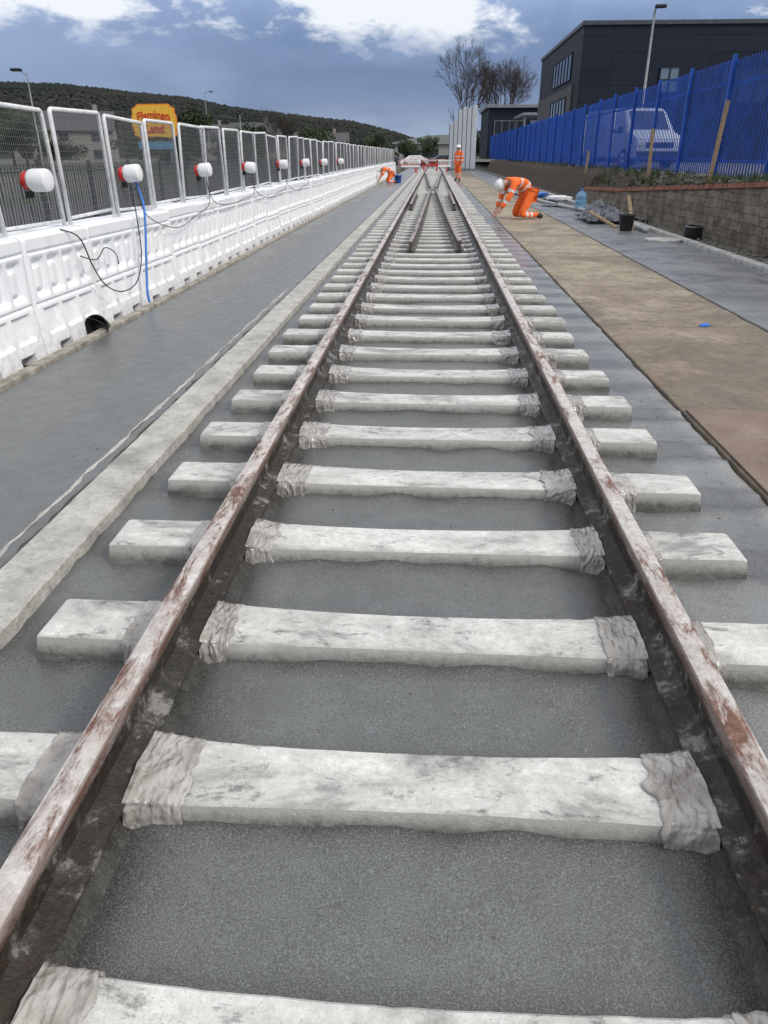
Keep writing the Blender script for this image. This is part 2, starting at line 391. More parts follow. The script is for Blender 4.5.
cam=bpy.data.cameras.new('camera'); co=bpy.data.objects.new('camera',cam); link(co); scene.camera=co
cam.sensor_fit='VERTICAL'; cam.sensor_height=36; cam.lens=26.0; cam.clip_end=6000; cam.clip_start=.05
co.location=(.002,0,1.45); co.rotation_euler=(R(90-25.8),0,R(3.48))
try:
    scene.view_settings.view_transform='Standard'; scene.view_settings.look='None'; scene.view_settings.exposure=0
except Exception: pass

# ------------------------------------------------------------------ ground & slabs
def sheet(name,x0,x1,y0,y1,z,mat):
    return struct(mesh_obj(name,[(x0,y0,z),(x1,y0,z),(x1,y1,z),(x0,y1,z)],[(0,1,2,3)],[mat]))
sheet('ground',-3000,3000,-500,3500,-.14,M_ground)
sheet('road',-14,-3.9,-5,160,-.10,M_asph)
sheet('track_bed',-3.02,4.9,-3,120,-.06,M_mud)

def slab(name,x0,x1,y0,y1,z,mat,step=.12,jl=0.,jr=0.,seed=0,skirt=.07,crown=0.):
    ys=[];y=y0
    while y<y1:
        ys.append(y); y+=step*(1 if y<12 else 4)
    ys.append(y1)
    vs=[];fs=[]
    for y in ys:
        a=noise.noise(Vector((y*3.1,seed,0)))*.7+noise.noise(Vector((y*11,seed+3,0)))*.5
        b=noise.noise(Vector((y*3.1,seed+9,0)))*.7+noise.noise(Vector((y*11,seed+13,0)))*.5
        xl=x0+a*jl; xr=x1+b*jr
        vs+=[(xl-.006,y,z-skirt),(xl,y,z-.006),(xl+.008,y,z),(xr-.008,y,z),(xr,y,z-.006),(xr+.006,y,z-skirt)]
    for i in range(len(ys)-1):
        for k in range(5):
            fs.append((i*6+k,i*6+k+1,(i+1)*6+k+1,(i+1)*6+k))
    n=len(vs); fs+= [(0,1,2,3,4,5),(n-1,n-2,n-3,n-4,n-5,n-6)]
    return struct(mesh_obj(name,vs,fs,[mat]))
def poured(name,x0,x1,y1,z,mat,seed,nx=14):
    ys=[];y=.2
    while y<y1:
        ys.append(y); y+=.035 if y<5 else (.15 if y<15 else 1.0)
    ys.append(y1); vs=[];fs=[]
    for y in ys:
        k=((y-.722)/.631); d=abs(k-round(k))*.631
        for i in range(nx+1):
            x=lerp(x0,x1,i/nx)
            e=(noise.noise(Vector((y*6,seed,i*.1)))*.010) if i in (0,nx) else 0
            h=noise.noise(Vector((x*2.5,y*2.5,seed)))*.007+noise.noise(Vector((x*9,y*9,seed)))*.003
            h+= .018*math.exp(-((d-.11)/.04)**2)*(.5+noise.noise(Vector((x*7,y*3,seed))))
            if i in (0,nx): h-=.012
            vs.append((x+e,y,z+h))
    for j in range(len(ys)-1):
        for i in range(nx): a=j*(nx+1)+i; fs.append((a,a+1,a+nx+2,a+nx+1))
    return struct(mesh_obj(name,vs,fs,[mat],smooth=True))
poured('concrete_between_rails',-.672,.672,110,.010,M_slab,1,26)
poured('concrete_beside_rail',-1.40,-.825,110,-.016,M_slab,2,12)
poured('concrete_beside_rail',.825,1.605,110,-.022,M_slabR,3,16)
def fillet(s):
    ys=[];y=.2
    while y<40: ys.append(y); y+=.04 if y<6 else .3
    ys.append(110); vs=[];fs=[]
    for y in ys:
        n1=noise.noise(Vector((y*5,s*3.1,0)))*.010; n2_=noise.noise(Vector((y*14,s*5.1,2)))*.006
        pr=[(.655+n1,-.010),(.668+n1,.006+n2_),(.682,.018+n1+n2_),(.70,.038+n2_),(.74,.060),(.79,.034+n2_),(.815,.004+n1),(.84+n2_,-.03)]
        for x,z in pr: vs.append((s*x,y,z))
    m=8
    for j in range(len(ys)-1):
        for i in range(m-1):
            a=j*m+i; f=(a,a+1,a+m+1,a+m); fs.append(f if s>0 else f[::-1])
    struct(mesh_obj('mortar_bed',vs,fs,[M_fillet],smooth=True))
fillet(1); fillet(-1)
slab('screed_strip',-1.605,-1.385,-1,95,.034,M_strip,.05,.007,.010,4,skirt=.10)
slab('concrete_pavement',-2.88,-1.650,-1,95,.004,M_slabL,.04,.0,.030,5)
slab('slurry_line',-1.712,-1.690,-1,9,.0085,M_strip,.03,.022,.030,15,skirt=.006)
slab('sandy_path',1.625,3.10,-1,80,-.018,M_sand,.08,.01,.03,6)
slab('concrete_pavement',3.13,4.58,-1,80,-.01,M_slabP,.2,.01,.02,7)
slab('gravel_margin',4.78,5.36,-1,80,-.03,M_gravel,.08,.0,.0,8)
slab('dirt_margin',-3.9,-2.98,-1,95,-.05,M_dirt,.08,.0,.02,9)

mb=MB(); mb.box(-.045,.045,0,2.38,-.05,.03,0,.006)
eb=mb.obj('edge_board',[M_board]); 
for i in range(24):
    o=eb if i==0 else eb.copy()
    if i: link(o)
    o.location=(-2.935+random.uniform(-.008,.008),.6+i*2.4,random.uniform(-.004,.004)); o.rotation_euler=(0,0,random.uniform(-.003,.003))
    tag(o,'grey weathered timber shuttering board along the concrete edge','board','edge boards along the slab')
mb=MB(); mb.box(-.07,.07,0,.905,-.06,.055,0,.015)
kb=mb.obj('kerb_stone',[M_kerb])
for i in range(45):
    o=kb if i==0 else kb.copy()
    if i: link(o)
    o.location=(4.68,5+i*.915,0)
    tag(o,'pale concrete kerb stone edging the pavement','kerb','kerb stones in a row')

for i,(x0,x1,y0,y1) in enumerate([(1.64,2.36,.5,2.72),(2.375,3.08,.6,3.2),(1.64,2.36,2.735,4.62),(2.375,3.08,3.215,4.70)]):
    mb=MB(); mb.box(x0,x1,y0,y1,-.014,-.003,0,.003)
    o=mb.obj('plywood_sheet',[M_ply]); tag(o,'reddish brown stained plywood sheet lying flat on the ground','plywood','plywood sheets on the path')

# ------------------------------------------------------------------ rails
prof=[(-.07,.07),(-.07,.079),(-.03,.090),(-.011,.103),(-.0095,.130),(-.011,.178),(-.020,.188),(-.0355,.195),(-.036,.220),(-.031,.228),(-.018,.2315),(0,.2325)]
prof=prof+[(-x,z) for x,z in reversed(prof[:-1])]
def rail(pts,mat,label,z=0,dz=None):
    vs=[];fs=[];n=len(prof)
    for i,(x,y) in enumerate(pts):
        a=Vector(pts[max(0,i-1)]); b=Vector(pts[min(len(pts)-1,i+1)]); tdir=(b-a).normalized(); nx=Vector((tdir.y,-tdir.x))
        for px,pz in prof: vs.append((x+nx.x*px,y+nx.y*px,pz+z))
    for i in range(len(pts)-1):
        for k in range(n):
            k2=(k+1)%n; fs.append((i*n+k,i*n+k2,(i+1)*n+k2,(i+1)*n+k))
    fs.append(tuple(reversed(range(n)))); fs.append(tuple(range((len(pts)-1)*n,len(pts)*n)))
    o=mesh_obj('rail',vs,fs,[mat]); 
    bm=bmesh.new(); bm.from_mesh(o.data); bmesh.ops.recalc_face_normals(bm,faces=bm.faces[:]); bm.to_mesh(o.data); bm.free()
    smooth_angle(o,35); tag(o,label,'rail','railway rails'); return o
for sx in (-.753,.753):
    rail([(sx,-1+i*1.0) for i in range(110)],M_rail,'long rusty steel running rail with pale worn patches on top')
rail([(lerp(-.33,-.10,(i/20)**.8),12.2+i) for i in range(21)],M_rail_dry,'short rusty inner rail of the turnout lying between running rails')
rail([(lerp(.45,.12,(i/20)**.8),12.4+i) for i in range(21)],M_rail_dry,'short rusty inner rail of the turnout lying between running rails')
rail([(lerp(-.10,-.62,i/30),34+i) for i in range(31)],M_rail_dry,'rusty diverging rail of the turnout')
rail([(lerp(.12,.62,i/30),34+i) for i in range(31)],M_rail_dry,'rusty diverging rail of the turnout')
rail([(-.60,22+i) for i in range(9)],M_rail_dry,'short dark check rail beside the running rail')
rail([(.60,22+i) for i in range(9)],M_rail_dry,'short dark check rail beside the running rail')

# ------------------------------------------------------------------ sleepers
HL=1.250
def sleeper_mesh(seed):
    nx=72; vs=[];fs=[]
    for i in range(nx+1):
        x=-HL+2*HL*i/nx
        mid=max(0,1-(abs(x)/.62)**2.2)
        wt=.110-.016*mid; wb=.130-.014*mid; zt=.074-.009*mid
        e=.005 if i in (0,nx) else 0.
        def nn(k,a=.004): 
            q=noise.noise(Vector((x*3,k*5.1,seed*7.7)))*a*.4+noise.noise(Vector((x*17,k*3.1,seed*2.7)))*a*.35
            c_=noise.noise(Vector((x*22,k*9.1,seed*4.7)))
            return q-(max(0,c_-.42)*a*6)
        ring=[(-wb,-.08),(-wt-.010,zt-.030),(-wt-.001,zt-.005),(-wt+.005,zt-.0003),(-wt*.4,zt),(wt*.4,zt),(wt-.005,zt-.0003),(wt+.001,zt-.005),(wt+.010,zt-.030),(wb,-.08)]
        for k,(y,z) in enumerate(ring):
            sg_=-1 if y<0 else 1
            vs.append((x-math.copysign(.02,x)*(1 if (i in (0,nx) and k not in (0,9)) else 0), y*(1-e*2)+(sg_*nn(k if k not in (2,3,6,7) else (2 if k<5 else 7),.004)), z-(e if k not in (0,9) else 0)+nn(20 if k<5 else 21,.0015)))
    m=10
    for i in range(nx):
        for k in range(m-1): fs.append((i*m+k,(i+1)*m+k,(i+1)*m+k+1,i*m+k+1))
    fs.append(tuple(range(m))); fs.append(tuple(reversed(range(nx*m,nx*m+m))))
    return vs,fs
def wrap_mesh(seed,side,w):
    nx=36; vs=[];fs=[]
    ring=[(-.139,-.04),(-.130,-.01),(-.127,.02),(-.124,.042),(-.117,.062),(-.108,.0735),(-.08,.0768),(-.05,.0772),(-.025,.0776),(0,.0776),(.025,.0776),(.05,.0772),(.08,.0768),(.108,.0735),(.117,.062),(.124,.042),(.127,.02),(.130,-.01),(.139,-.04)]
    rr=[]
    for a,b in zip(ring[:-1],ring[1:]):
        for q in range(3): rr.append((lerp(a[0],b[0],q/3),lerp(a[1],b[1],q/3)))
    rr.append(ring[-1]); m=len(rr)
    for i in range(nx+1):
        u=i/nx
        for k,(y,z) in enumerate(rr):
            jag=(noise.noise(Vector((k*.13,seed,4)))*.026+noise.noise(Vector((k*.4,seed,9)))*.006)*u
            x=u*w+jag
            nrm=Vector((0,y,z)).normalized()
            sw=noise.noise(Vector((k*.10,seed*1.7,u*2)))*.07
            a=1-abs(noise.noise(Vector(((x+sw)*15,k*.09,seed*3.3)))*2.8)
            b=1-abs(noise.noise(Vector(((x-sw*1.3)*30,k*.19,seed*5.3)))*2.6)
            c_=1-abs(noise.noise(Vector((x*38+seed,k*.36,seed*1.3)))*2.6)
            d=.0008+.0062*max(0,a)**2+.0030*max(0,b)**2+.0016*max(0,c_)**2
            d+=.014*(1-u)**2.5*(1 if abs(y)<.11 else .3)
            if i==nx: d=-.0015
            vs.append((side*x,y+nrm.y*d,z+nrm.z*d))
    for i in range(nx):
        for k in range(m-1):
            q=(i*m+k,(i+1)*m+k,(i+1)*m+k+1,i*m+k+1)
            fs.append(q if side>0 else tuple(reversed(q)))
    return vs,fs
SL=[]
for s in range(6):
    v,f=sleeper_mesh(s); me=bpy.data.meshes.new('railway_sleeper'); me.from_pydata(v,[],f); me.materials.append(M_sleeper)
    bm=bmesh.new(); bm.from_mesh(me); bmesh.ops.recalc_face_normals(bm,faces=bm.faces[:]); bm.to_mesh(me); bm.free()
    for p in me.polygons: p.use_smooth=True
    me.set_sharp_from_angle(angle=R(24)); SL.append(me)
WR={1:[],-1:[]}
for s in range(8):
    for sd in (1,-1):
        v,f=wrap_mesh(s+1+10*sd,sd,.108+.012*(s%3)); me=bpy.data.meshes.new('plastic_wrap'); me.from_pydata(v,[],f); me.materials.append(M_wrap)
        for p in me.polygons: p.use_smooth=True
        WR[sd].append(me)
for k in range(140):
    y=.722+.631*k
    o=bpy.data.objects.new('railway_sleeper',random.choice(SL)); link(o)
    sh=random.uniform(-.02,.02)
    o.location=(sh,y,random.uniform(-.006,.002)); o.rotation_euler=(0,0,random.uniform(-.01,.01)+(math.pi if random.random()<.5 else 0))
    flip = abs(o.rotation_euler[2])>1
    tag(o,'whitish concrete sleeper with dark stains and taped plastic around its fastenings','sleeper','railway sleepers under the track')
    if k<46:
        for x0,sd in ((-.822,-1),(-.690,1),(.690,-1),(.822,1)):
            if flip: x=-(x0-sh); s2=-sd
            else: x=x0-sh; s2=sd
            q=bpy.data.objects.new('plastic_wrap',random.choice(WR[s2])); link(q); q.parent=o; q.location=(x,0,0)
            q.scale=(random.uniform(.8,1.2),1,1)

# ------------------------------------------------------------------ water barriers
U=1.14; Y0=6.95-3*U
def barrier_mesh():
    nx,nz=58,50; L=U-.015; H=.97; vs=[];fs=[]
    def rr(x,z,x0,x1,z0,z1,s=.012):
        d=min(x-x0,x1-x,z-z0,z1-z); return max(0,min(1,d/s))
    def depth(x,z):
        base=.055*max(0,1-z/.45)
        d=0
        for a,b in ((.07,.27),(.32,.54),(.59,.81),(.86,1.05)):
            inner=rr(x,z,a+.05,b-.05,.57,.75)
            d=max(d,.045*rr(x,z,a,b,.52,.80)-.034*inner)
        for a,b in ((.10,.36),(.43,.69),(.76,1.02)):
            d=max(d,.036*rr(x,z,a,b,.22,.42))
        d=max(d,.028*rr(x,z,.03,1.10,.845,.868,.008))
        d=max(d,.028*rr(x,z,.03,1.10,.455,.478,.008))
        for a,b in ((.20,.42),(.72,.94)):
            d=max(d,.12*rr(x,z,a,b,-1,.12,.02))
        ends=.025*max(0,1-min(x,L-x)/.02)
        return base-d-ends
    for j in range(nz+1):
        for i in range(nx+1):
            x=L*i/nx; z=H*j/nz
            vs.append((depth(x,z)-(.03 if j==nz else 0),x,z))
    for j in range(nz):
        for i in range(nx):
            a=j*(nx+1)+i; fs.append((a,a+1,a+nx+2,a+nx+1))
    n=len(vs); B=-.36
    vs+=[(B-.05,0,0),(B-.05,L,0),(B,L,H),(B,0,H)]
    fs+=[(n+1,n,n+3,n+2)]
    top=[nz*(nx+1)+i for i in range(nx+1)]; fs.append(tuple(top+[n+2,n+3]))
    fs.append(tuple([j*(nx+1) for j in range(nz,-1,-1)]+[n,n+3])); fs.append(tuple([j*(nx+1)+nx for j in range(nz+1)]+[n+2,n+1]))
    fs.append(tuple(list(range(nx,-1,-1))+[n,n+1]))
    me=bpy.data.meshes.new('water_barrier'); me.from_pydata(vs,[],fs); me.materials.append(M_barrier)
    for p in me.polygons: p.use_smooth=True
    me.set_sharp_from_angle(angle=R(45))
    return me
BM=barrier_mesh()
def panel():
    root=empty('mesh_fence_panel'); L=U-.05; H=.90; c=.03
    mb=MB(); r=.019
    pts=[(0,.02,-.10),(0,.02,H-c)]+[(0,.02+c-c*math.cos(a),H-c+c*math.sin(a)) for a in (R(45),R(90))]
    pts+=[(0,L-.02-c+c*math.sin(a),H-c+c*math.cos(a)) for a in (R(5),R(45),R(90))]+[(0,L-.02,-.10)]
    mb.tube(pts,r,10); mb.tube([(0,.02,.03),(0,L-.02,.03)],r*.8,10)
    mb.obj('frame',[M_galv],root,smooth=True)
    mb=MB(); n=34
    for i in range(1,n): 
        y=.02+(L-.04)*i/n; mb.tube([(0,y,.03),(0,y,H-.01)],.0021,4,cap=False)
    for j in range(1,16):
        z=.03+(H-.03)*j/16; mb.tube([(.003,.02,z),(.003,L-.02,z)],.0021,4,cap=False)
    mb.obj('wire_mesh',[M_wire],root)
    return root
P0=panel()
nU=56
for i in range(nU):
    o=bpy.data.objects.new('water_barrier',BM); link(o); o.location=(-3.12+random.uniform(-.015,.015),Y0+i*U,-.10+random.uniform(-.012,.012)); o.rotation_euler=(random.uniform(-.008,.008),0,random.uniform(-.012,.012))
    tag(o,'white plastic water-filled barrier block carrying a mesh fence panel','barrier','white barrier blocks in a line')
    q=P0 if i==0 else copy_tree(P0)
    q.location=(-3.27,Y0+i*U+.02,.90); q.rotation_euler=(random.uniform(-.03,.03),random.uniform(-.05,.03),random.uniform(-.02,.02))
    tag(q,'galvanised wire mesh panel standing on a white barrier','fence panel','mesh fence panels on the barriers')
def railing():
    root=empty('metal_railing'); L=2.5
    mb=MB(); mb.box(-.03,.03,-.03,.03,0,1.45,0,.004); mb.obj('post',[M_darkrail],root)
    for z in (.12,1.25):
        mb=MB(); mb.box(-.012,.012,.031,L-.031,z-.02,z+.02); mb.obj('cross_rail',[M_darkrail],root)
    mb=MB()
    for i in range(1,20): mb.box(-.009,.009,L*i/20-.009,L*i/20+.009,.141,1.40)
    mb.obj('bars',[M_darkrail],root); return root
G0=railing()
for i in range(22):
    q=G0 if i==0 else copy_tree(G0)
    q.location=(-8.2,9+i*2.5,-.12); tag(q,'dark metal vertical bar railing beside the road','railing','dark railings beside the road')

# hazard lamps
def lamp():
    root=empty('hazard_lamp')
    Mx=Matrix.Rotation(R(90),4,'Y')@Matrix.Scale(.82,4)
    mb=MB(); mb.lathe([(.085,-.02),(.100,0),(.104,.02),(.104,.15),(.098,.17),(.075,.182),(.02,.186)],24,0,Mx); o=mb.obj('lamp_drum',[M_white],root); smooth_angle(o,35)
    mb=MB(); mb.lathe([(.04,-.10),(.075,-.09),(.085,-.07),(.085,-.022),(.075,-.0205)],24,0,Mx); mb.obj('red_lens',[M_red],root,smooth=True)
    mb=MB(); mb.box(-.07,-.025,-.03,.03,-.13,-.075,0,.006); mb.obj('bracket',[M_black],root)
    return root
L0=lamp()
lampY=[6.28,8.30,11.0,13.8,16.9,19.9,23.3,27.5]
for i,y in enumerate(lampY):
    q=L0 if i==0 else copy_tree(L0)
    q.location=(-3.19,y,1.25+random.uniform(-.02,.02)); q.rotation_euler=(0,random.uniform(-.1,.1),random.uniform(-.25,.05))
    tag(q,'white drum hazard lamp with red lens clipped to the mesh fence','lamp','hazard lamps along the fence')
def smoothpts(pts,n=6):
    P=[Vector(p) for p in pts]; out=[]
    for i in range(len(P)-1):
        p0=P[max(0,i-1)];p1=P[i];p2=P[i+1];p3=P[min(len(P)-1,i+2)]
        for k in range(n):
            t_=k/n; out.append(.5*((2*p1)+(-p0+p2)*t_+(2*p0-5*p1+4*p2-p3)*t_*t_+(-p0+3*p1-3*p2+p3)*t_**3))
    out.append(P[-1]); return out
def cable(pts,r,label,name='lamp_cable',mat=None,n=6):
    mb=MB(); mb.tube(pts,r,n); o=mb.obj(name,[mat or M_black],smooth=True); tag(o,label,'cable','cables between hazard lamps'); return o
cable(smoothpts([(-3.14,6.5,.88),(-3.04,6.62,.80),(-3.02,6.75,.55),(-2.99,6.9,.36),(-2.99,7.25,.25),(-2.99,7.65,.28),(-3.0,7.90,.5),(-3.05,8.05,.8),(-3.12,8.2,1.15)]),.006,'black lamp cable looping down over the white barrier')
cable(smoothpts([(-3.03,6.55,.66),(-3.0,6.8,.60),(-2.99,7.0,.68),(-3.0,7.25,.60),(-3.01,7.3,.50)]),.005,'short black cable end lying over the white barrier')
for a,b in list(zip(lampY[1:-1],lampY[2:]))[:4]:
    s_=random.uniform(.12,.4)
    cable(smoothpts([(-3.12,a,1.14),(-3.06,a+.1,.85),(-3.04,lerp(a,b,.35),.9-s_*.7),(-3.04,lerp(a,b,.65),.9-s_*.5),(-3.05,b-.2,.85),(-3.12,b,1.14)]),.005,'black lamp cable sagging between two hazard lamps')
mb=MB(); mb.tube(smoothpts([(-3.14,8.36,1.22),(-3.05,8.28,1.0),(-3.02,8.18,.78),(-3.0,8.02,.45),(-2.98,7.88,.15),(-2.965,7.86,.04)]),.013,8); o=mb.obj('blue_hose',[M_bluepipe],smooth=True); tag(o,'bright blue hose hanging down over the white barrier','hose')
def bucket(name,mat,loc,rot,label,r=.15,h=.27):
    root=empty(name,loc,rot)
    mb=MB(); mb.lathe([(r*.02,0.001),(r*.74,0),(r*.76,.01),(r*.97,h*.9),(r*1.05,h*.92),(r*1.05,h),(r*.98,h),(r*.95,h*.96),(r*.72,.012),(r*.02,.012)],24,0); mb.obj('bucket_body',[mat],root,smooth=True)
    mb=MB(); mb.tube([(r*1.05*math.cos(a),.02+r*.35*math.sin(a),h*.95+r*.5*math.sin(a)) for a in [math.pi*i/14 for i in range(15)]],.004,5); mb.obj('handle',[M_black],root,smooth=True)
    tag(root,label,'bucket'); return root
bucket('bucket',M_black,(-3.00,6.70,.02),(R(75),R(25),0),'black plastic bucket tipped over beside the white barrier',.10,.18)
bucket('bucket',M_black,(4.1,17.0,0),(0,0,.4),'black plastic bucket standing on the pavement',.17,.32)
bucket('bucket',M_bucketblue,(-2.0,46,0),(0,0,.2),'blue plastic bucket beside a kneeling worker',.22,.40)

# ------------------------------------------------------------------ right: wall, bank, fence
WE=29.0
def zw(y): 
    if y<13: return 1.08
    if y<24: return lerp(1.08,.56,(y-13)/11)
    return max(.42,.56-(y-24)*.03)
def sweep(fn,ys,name,mats,**k):
    vs=[];fs=[]
    r0=fn(ys[0]); m=len(r0)
    for y in ys: vs+=fn(y)
    for i in range(len(ys)-1):
        for j in range(m): j2=(j+1)%m; fs.append((i*m+j,i*m+j2,(i+1)*m+j2,(i+1)*m+j))
    fs.append(tuple(reversed(range(m)))); fs.append(tuple(range((len(ys)-1)*m,len(ys)*m)))
    o=mesh_obj(name,vs,fs,mats,**k)
    bm=bmesh.new(); bm.from_mesh(o.data); bmesh.ops.recalc_face_normals(bm,faces=bm.faces[:]); bm.to_mesh(o.data); bm.free(); return o
wr=empty('stone_retaining_wall',(0,0,0)); 
def wallface(y):
    h=zw(y)-.07; out=[(5.60,y,-.1),(5.60,y,h)]
    for i in range(9,-1,-1):
        z=lerp(-.1,h,i/9); out.append((5.37-.05*(1-i/9)+noise.noise(Vector((y*2.6,z*4.5,3)))*.035+noise.noise(Vector((y*9,z*11,3)))*.016,y,z))
    return out
sweep(wallface,[-1+i*.08 for i in range(int((WE+1)/.08)+1)],'wall',[M_stone],parent=wr,smooth=True)
sweep(lambda y:[(5.325+noise.noise(Vector((y*3,1,0)))*.02,y,zw(y)-.086),(5.64,y,zw(y)-.086),(5.64,y,zw(y)),(5.335+noise.noise(Vector((y*3,6,0)))*.02,y,zw(y)-.008+noise.noise(Vector((y*2,4,0)))*.014)],[-1+i*.2 for i in range(int((WE+1)/.2)+1)],'coping',[M_coping],parent=wr)
tag(wr,'old stone retaining wall with reddish coping sloping down beside pavement','wall')
def bank(y):
    n=[noise.noise(Vector((y*1.3,q,0)))*.10+noise.noise(Vector((y*5,q+2,0)))*.08 for q in range(4)]
    zz=zw(y) if y<WE else -.02
    x0=5.60 if y<WE else 5.30
    return [(x0,y,zz-.05),(x0+.10,y,lerp(zz,1,.18)+n[0]*.5),(x0+.22,y,lerp(zz,1,.42)+n[1]),(x0+.36,y,lerp(zz,1,.78)+n[2]*.8),(6.08,y,.98+n[3]*.5),(6.5,y,.95),(6.5,y,-.13),(x0,y,-.13)]
yb=[-1+i*.12 for i in range(700)]
struct(sweep(bank,yb,'earth_bank',[M_dirt]))
sheet('yard_ground',6.30,80,-5,200,.985,M_asph)
vs=[];fs=[];rnd=random.Random(11)
bm=bmesh.new(); bmesh.ops.create_icosphere(bm,subdivisions=1,radius=1); iv1=[v.co.copy() for v in bm.verts]; bf1=[tuple(v.index for v in f.verts) for f in bm.faces]; bm.free()
for k in range(1900):
    y=6+rnd.random()**1.3*50
    if rnd.random()<.65:
        x=rnd.uniform(5.66,6.15); z0=zw(y) if y<WE else 0.; z=lerp(z0,1,min(1,(x-5.6)/.5))+.02
    else: x=rnd.uniform(4.8,5.3); z=-.02
    s=rnd.uniform(.012,.05)*(1.3 if rnd.random()<.1 else 1); n=len(vs); a,b_,c_=[rnd.uniform(.6,1.3) for _ in range(3)]
    for v in iv1: vs.append((x+v.x*s*a*rnd.uniform(.8,1.2),y+v.y*s*b_*1.2,z+v.z*s*c_*.8))
    fs+=[tuple(i+n for i in f) for f in bf1]
for k in range(320):
    y=5.0+rnd.random()*9; x=rnd.uniform(-3.10,-2.98); s=rnd.uniform(.008,.026); n=len(vs)
    for v in iv1: vs.append((x+v.x*s,y+v.y*s,-.04+v.z*s))
    fs+=[tuple(i+n for i in f) for f in bf1]
for k in range(420):
    y=.8+rnd.random()**1.6*12; side_=rnd.choice((0,1,2)); x=(rnd.uniform(-.66,.66),rnd.uniform(-2.0,-1.35),rnd.uniform(1.3,1.6))[side_]
    s=rnd.uniform(.0012,.0042); n=len(vs)
    for v in iv1: vs.append((x+v.x*s*1.3,y+v.y*s*1.3,(.014,.006,-.018)[side_]+v.z*s*.7))
    fs+=[tuple(i+n for i in f) for f in bf1]
o=mesh_obj('rubble',vs,fs,[M_rub]); o["kind"]="stuff"; tag(o,'loose stones and rubble scattered along the earth bank','rubble')
vs=[];fs=[]
for k in range(620):
    y=8+rnd.random()**1.2*60; x=rnd.uniform(5.66,6.25); z0=zw(y) if y<WE else 0.; z=lerp(z0,1,min(1,(x-5.6)/.5))
    hh=rnd.uniform(.05,.26)
    for q in range(14):
        dx,dy=rnd.gauss(0,.08),rnd.gauss(0,.08); bx,by=x+dx*.3,y+dy*.3; n=len(vs); ww=.009
        vs+=[(bx-ww,by,z-.02),(bx+ww,by+ww,z-.02),(bx+dx,by+dy,z+hh*rnd.uniform(.5,1))]; fs.append((n,n+1,n+2))
o=mesh_obj('grass_tufts',vs,fs,[M_grass]); o["kind"]="stuff"; tag(o,'thin grass and weeds growing on the earth bank','grass')
def section():
    root=empty('palisade_fence'); H=2.25; L=2.75
    mb=MB(); mb.box(-.10,-.03,-.055,.055,0,H+.06,0,.005); mb.obj('post',[M_blue],root)
    for z in (.35,H-.45):
        mb=MB(); mb.box(.0005,.035,.0,L-.001,z-.03,z+.03,0,.003); mb.obj('cross_rail',[M_blue],root)
    mb=MB(); n=18
    for i in range(n):
        y=L*(i+.5)/n; w_=.033
        z0,z1=.05,H
        vs=[]
        for yy,xx in ((-w_,-.001),(-w_*.35,-.018),(w_*.35,-.018),(w_,-.001)):
            ztop=z1-.03 if abs(yy)>w_*.5 else z1-.02
            vs+= [(xx,y+yy,z0),(xx,y+yy,ztop-.05),(xx,y+yy*.4,z1 if abs(yy)<w_*.5 else z1-.01)]
        fs=[]
        for a in range(3):
            for b in range(2): fs.append((a*3+b,a*3+b+1,(a+1)*3+b+1,(a+1)*3+b))
        mb.add(vs,fs)
    mb.obj('pales',[M_blue],root); return root
S0=section()
for i in range(31):
    q=S0 if i==0 else copy_tree(S0)
    q.location=(6.2,7.2+i*2.75,.98+random.uniform(-.02,.02)); q.rotation_euler=(0,random.uniform(-.015,.015),0)
    tag(q,'bright blue steel palisade fence section with pointed pales','fence','blue palisade fence sections')

for (x,y,h,tx,lab) in [(5.78,17.4,1.65,.05,'tall'),(5.85,22.5,1.5,-.03,'slim'),(5.7,31,1.2,.03,'short')]:
    mb=MB(); mb.box(-.04,.04,-.025,.025,-.2,h,0,.004)
    o=mb.obj('timber_stake',[M_wood],loc=(x,y,zw(y)*.9),rot=(tx,tx*.8,.2)); tag(o,lab+' rough timber stake driven into the earth bank','stake','timber stakes in the bank')

vs=[];fs=[];n=26
for i in range(n+1):
    for j in range(n+1):
        u=i/n*2-1;v=j/n*2-1
        rr_=max(0,1-(u*u+v*v)**.5)
        z=.03+.26*rr_**.7*(.7+noise.noise(Vector((u*3,v*3,1)))*.9)+abs(noise.noise(Vector((u*7,v*7,5))))*.09
        vs.append((u*.48+noise.noise(Vector((v*3,0,0)))*.1,v*.75+noise.noise(Vector((u*3,8,0)))*.15,max(.012,z)))
for i in range(n):
    for j in range(n): a=i*(n+1)+j; fs.append((a,a+n+1,a+n+2,a+1))
o=mesh_obj('plastic_sheeting',vs,fs,[M_greysheet],loc=(4.12,19.6,-.01)); tag(o,'crumpled grey plastic sheeting heaped on the pavement','plastic sheet')
o.scale=(1,1.3,1.8)
o2=o.copy(); link(o2); o2.location=(4.3,25,-.01); o2.scale=(.8,1.2,.6); o2.rotation_euler=(0,0,1); tag(o2,'crumpled grey plastic sheeting heaped on the pavement','plastic sheet')
br_=empty('water_bottle',(4.25,23.3,0))
t=NT('blue_bottle_plastic'); t.col((.25,.50,.72)); t.rough(.12); t.b.inputs['Transmission Weight'].default_value=.5; M_bottle=t.m
mb=MB(); mb.lathe([(.02,0),(.145,.005),(.155,.03),(.155,.14),(.148,.15),(.155,.16),(.155,.28),(.148,.29),(.155,.30),(.155,.38),(.115,.46),(.04,.50),(.035,.54)],24); mb.obj('bottle_body',[M_bottle],br_,smooth=True)
mb=MB(); mb.lathe([(.01,.541),(.042,.541),(.042,.58),(.01,.582)],16); mb.obj('cap',[M_bluepipe],br_,smooth=True)
tag(br_,'large clear blue water bottle standing on the pavement','bottle')
pr=[]
for i in range(7):
    z=i*.036; pr+=[(.145,z),(.175,z+.006),(.175,z+.018),(.145,z+.026)]
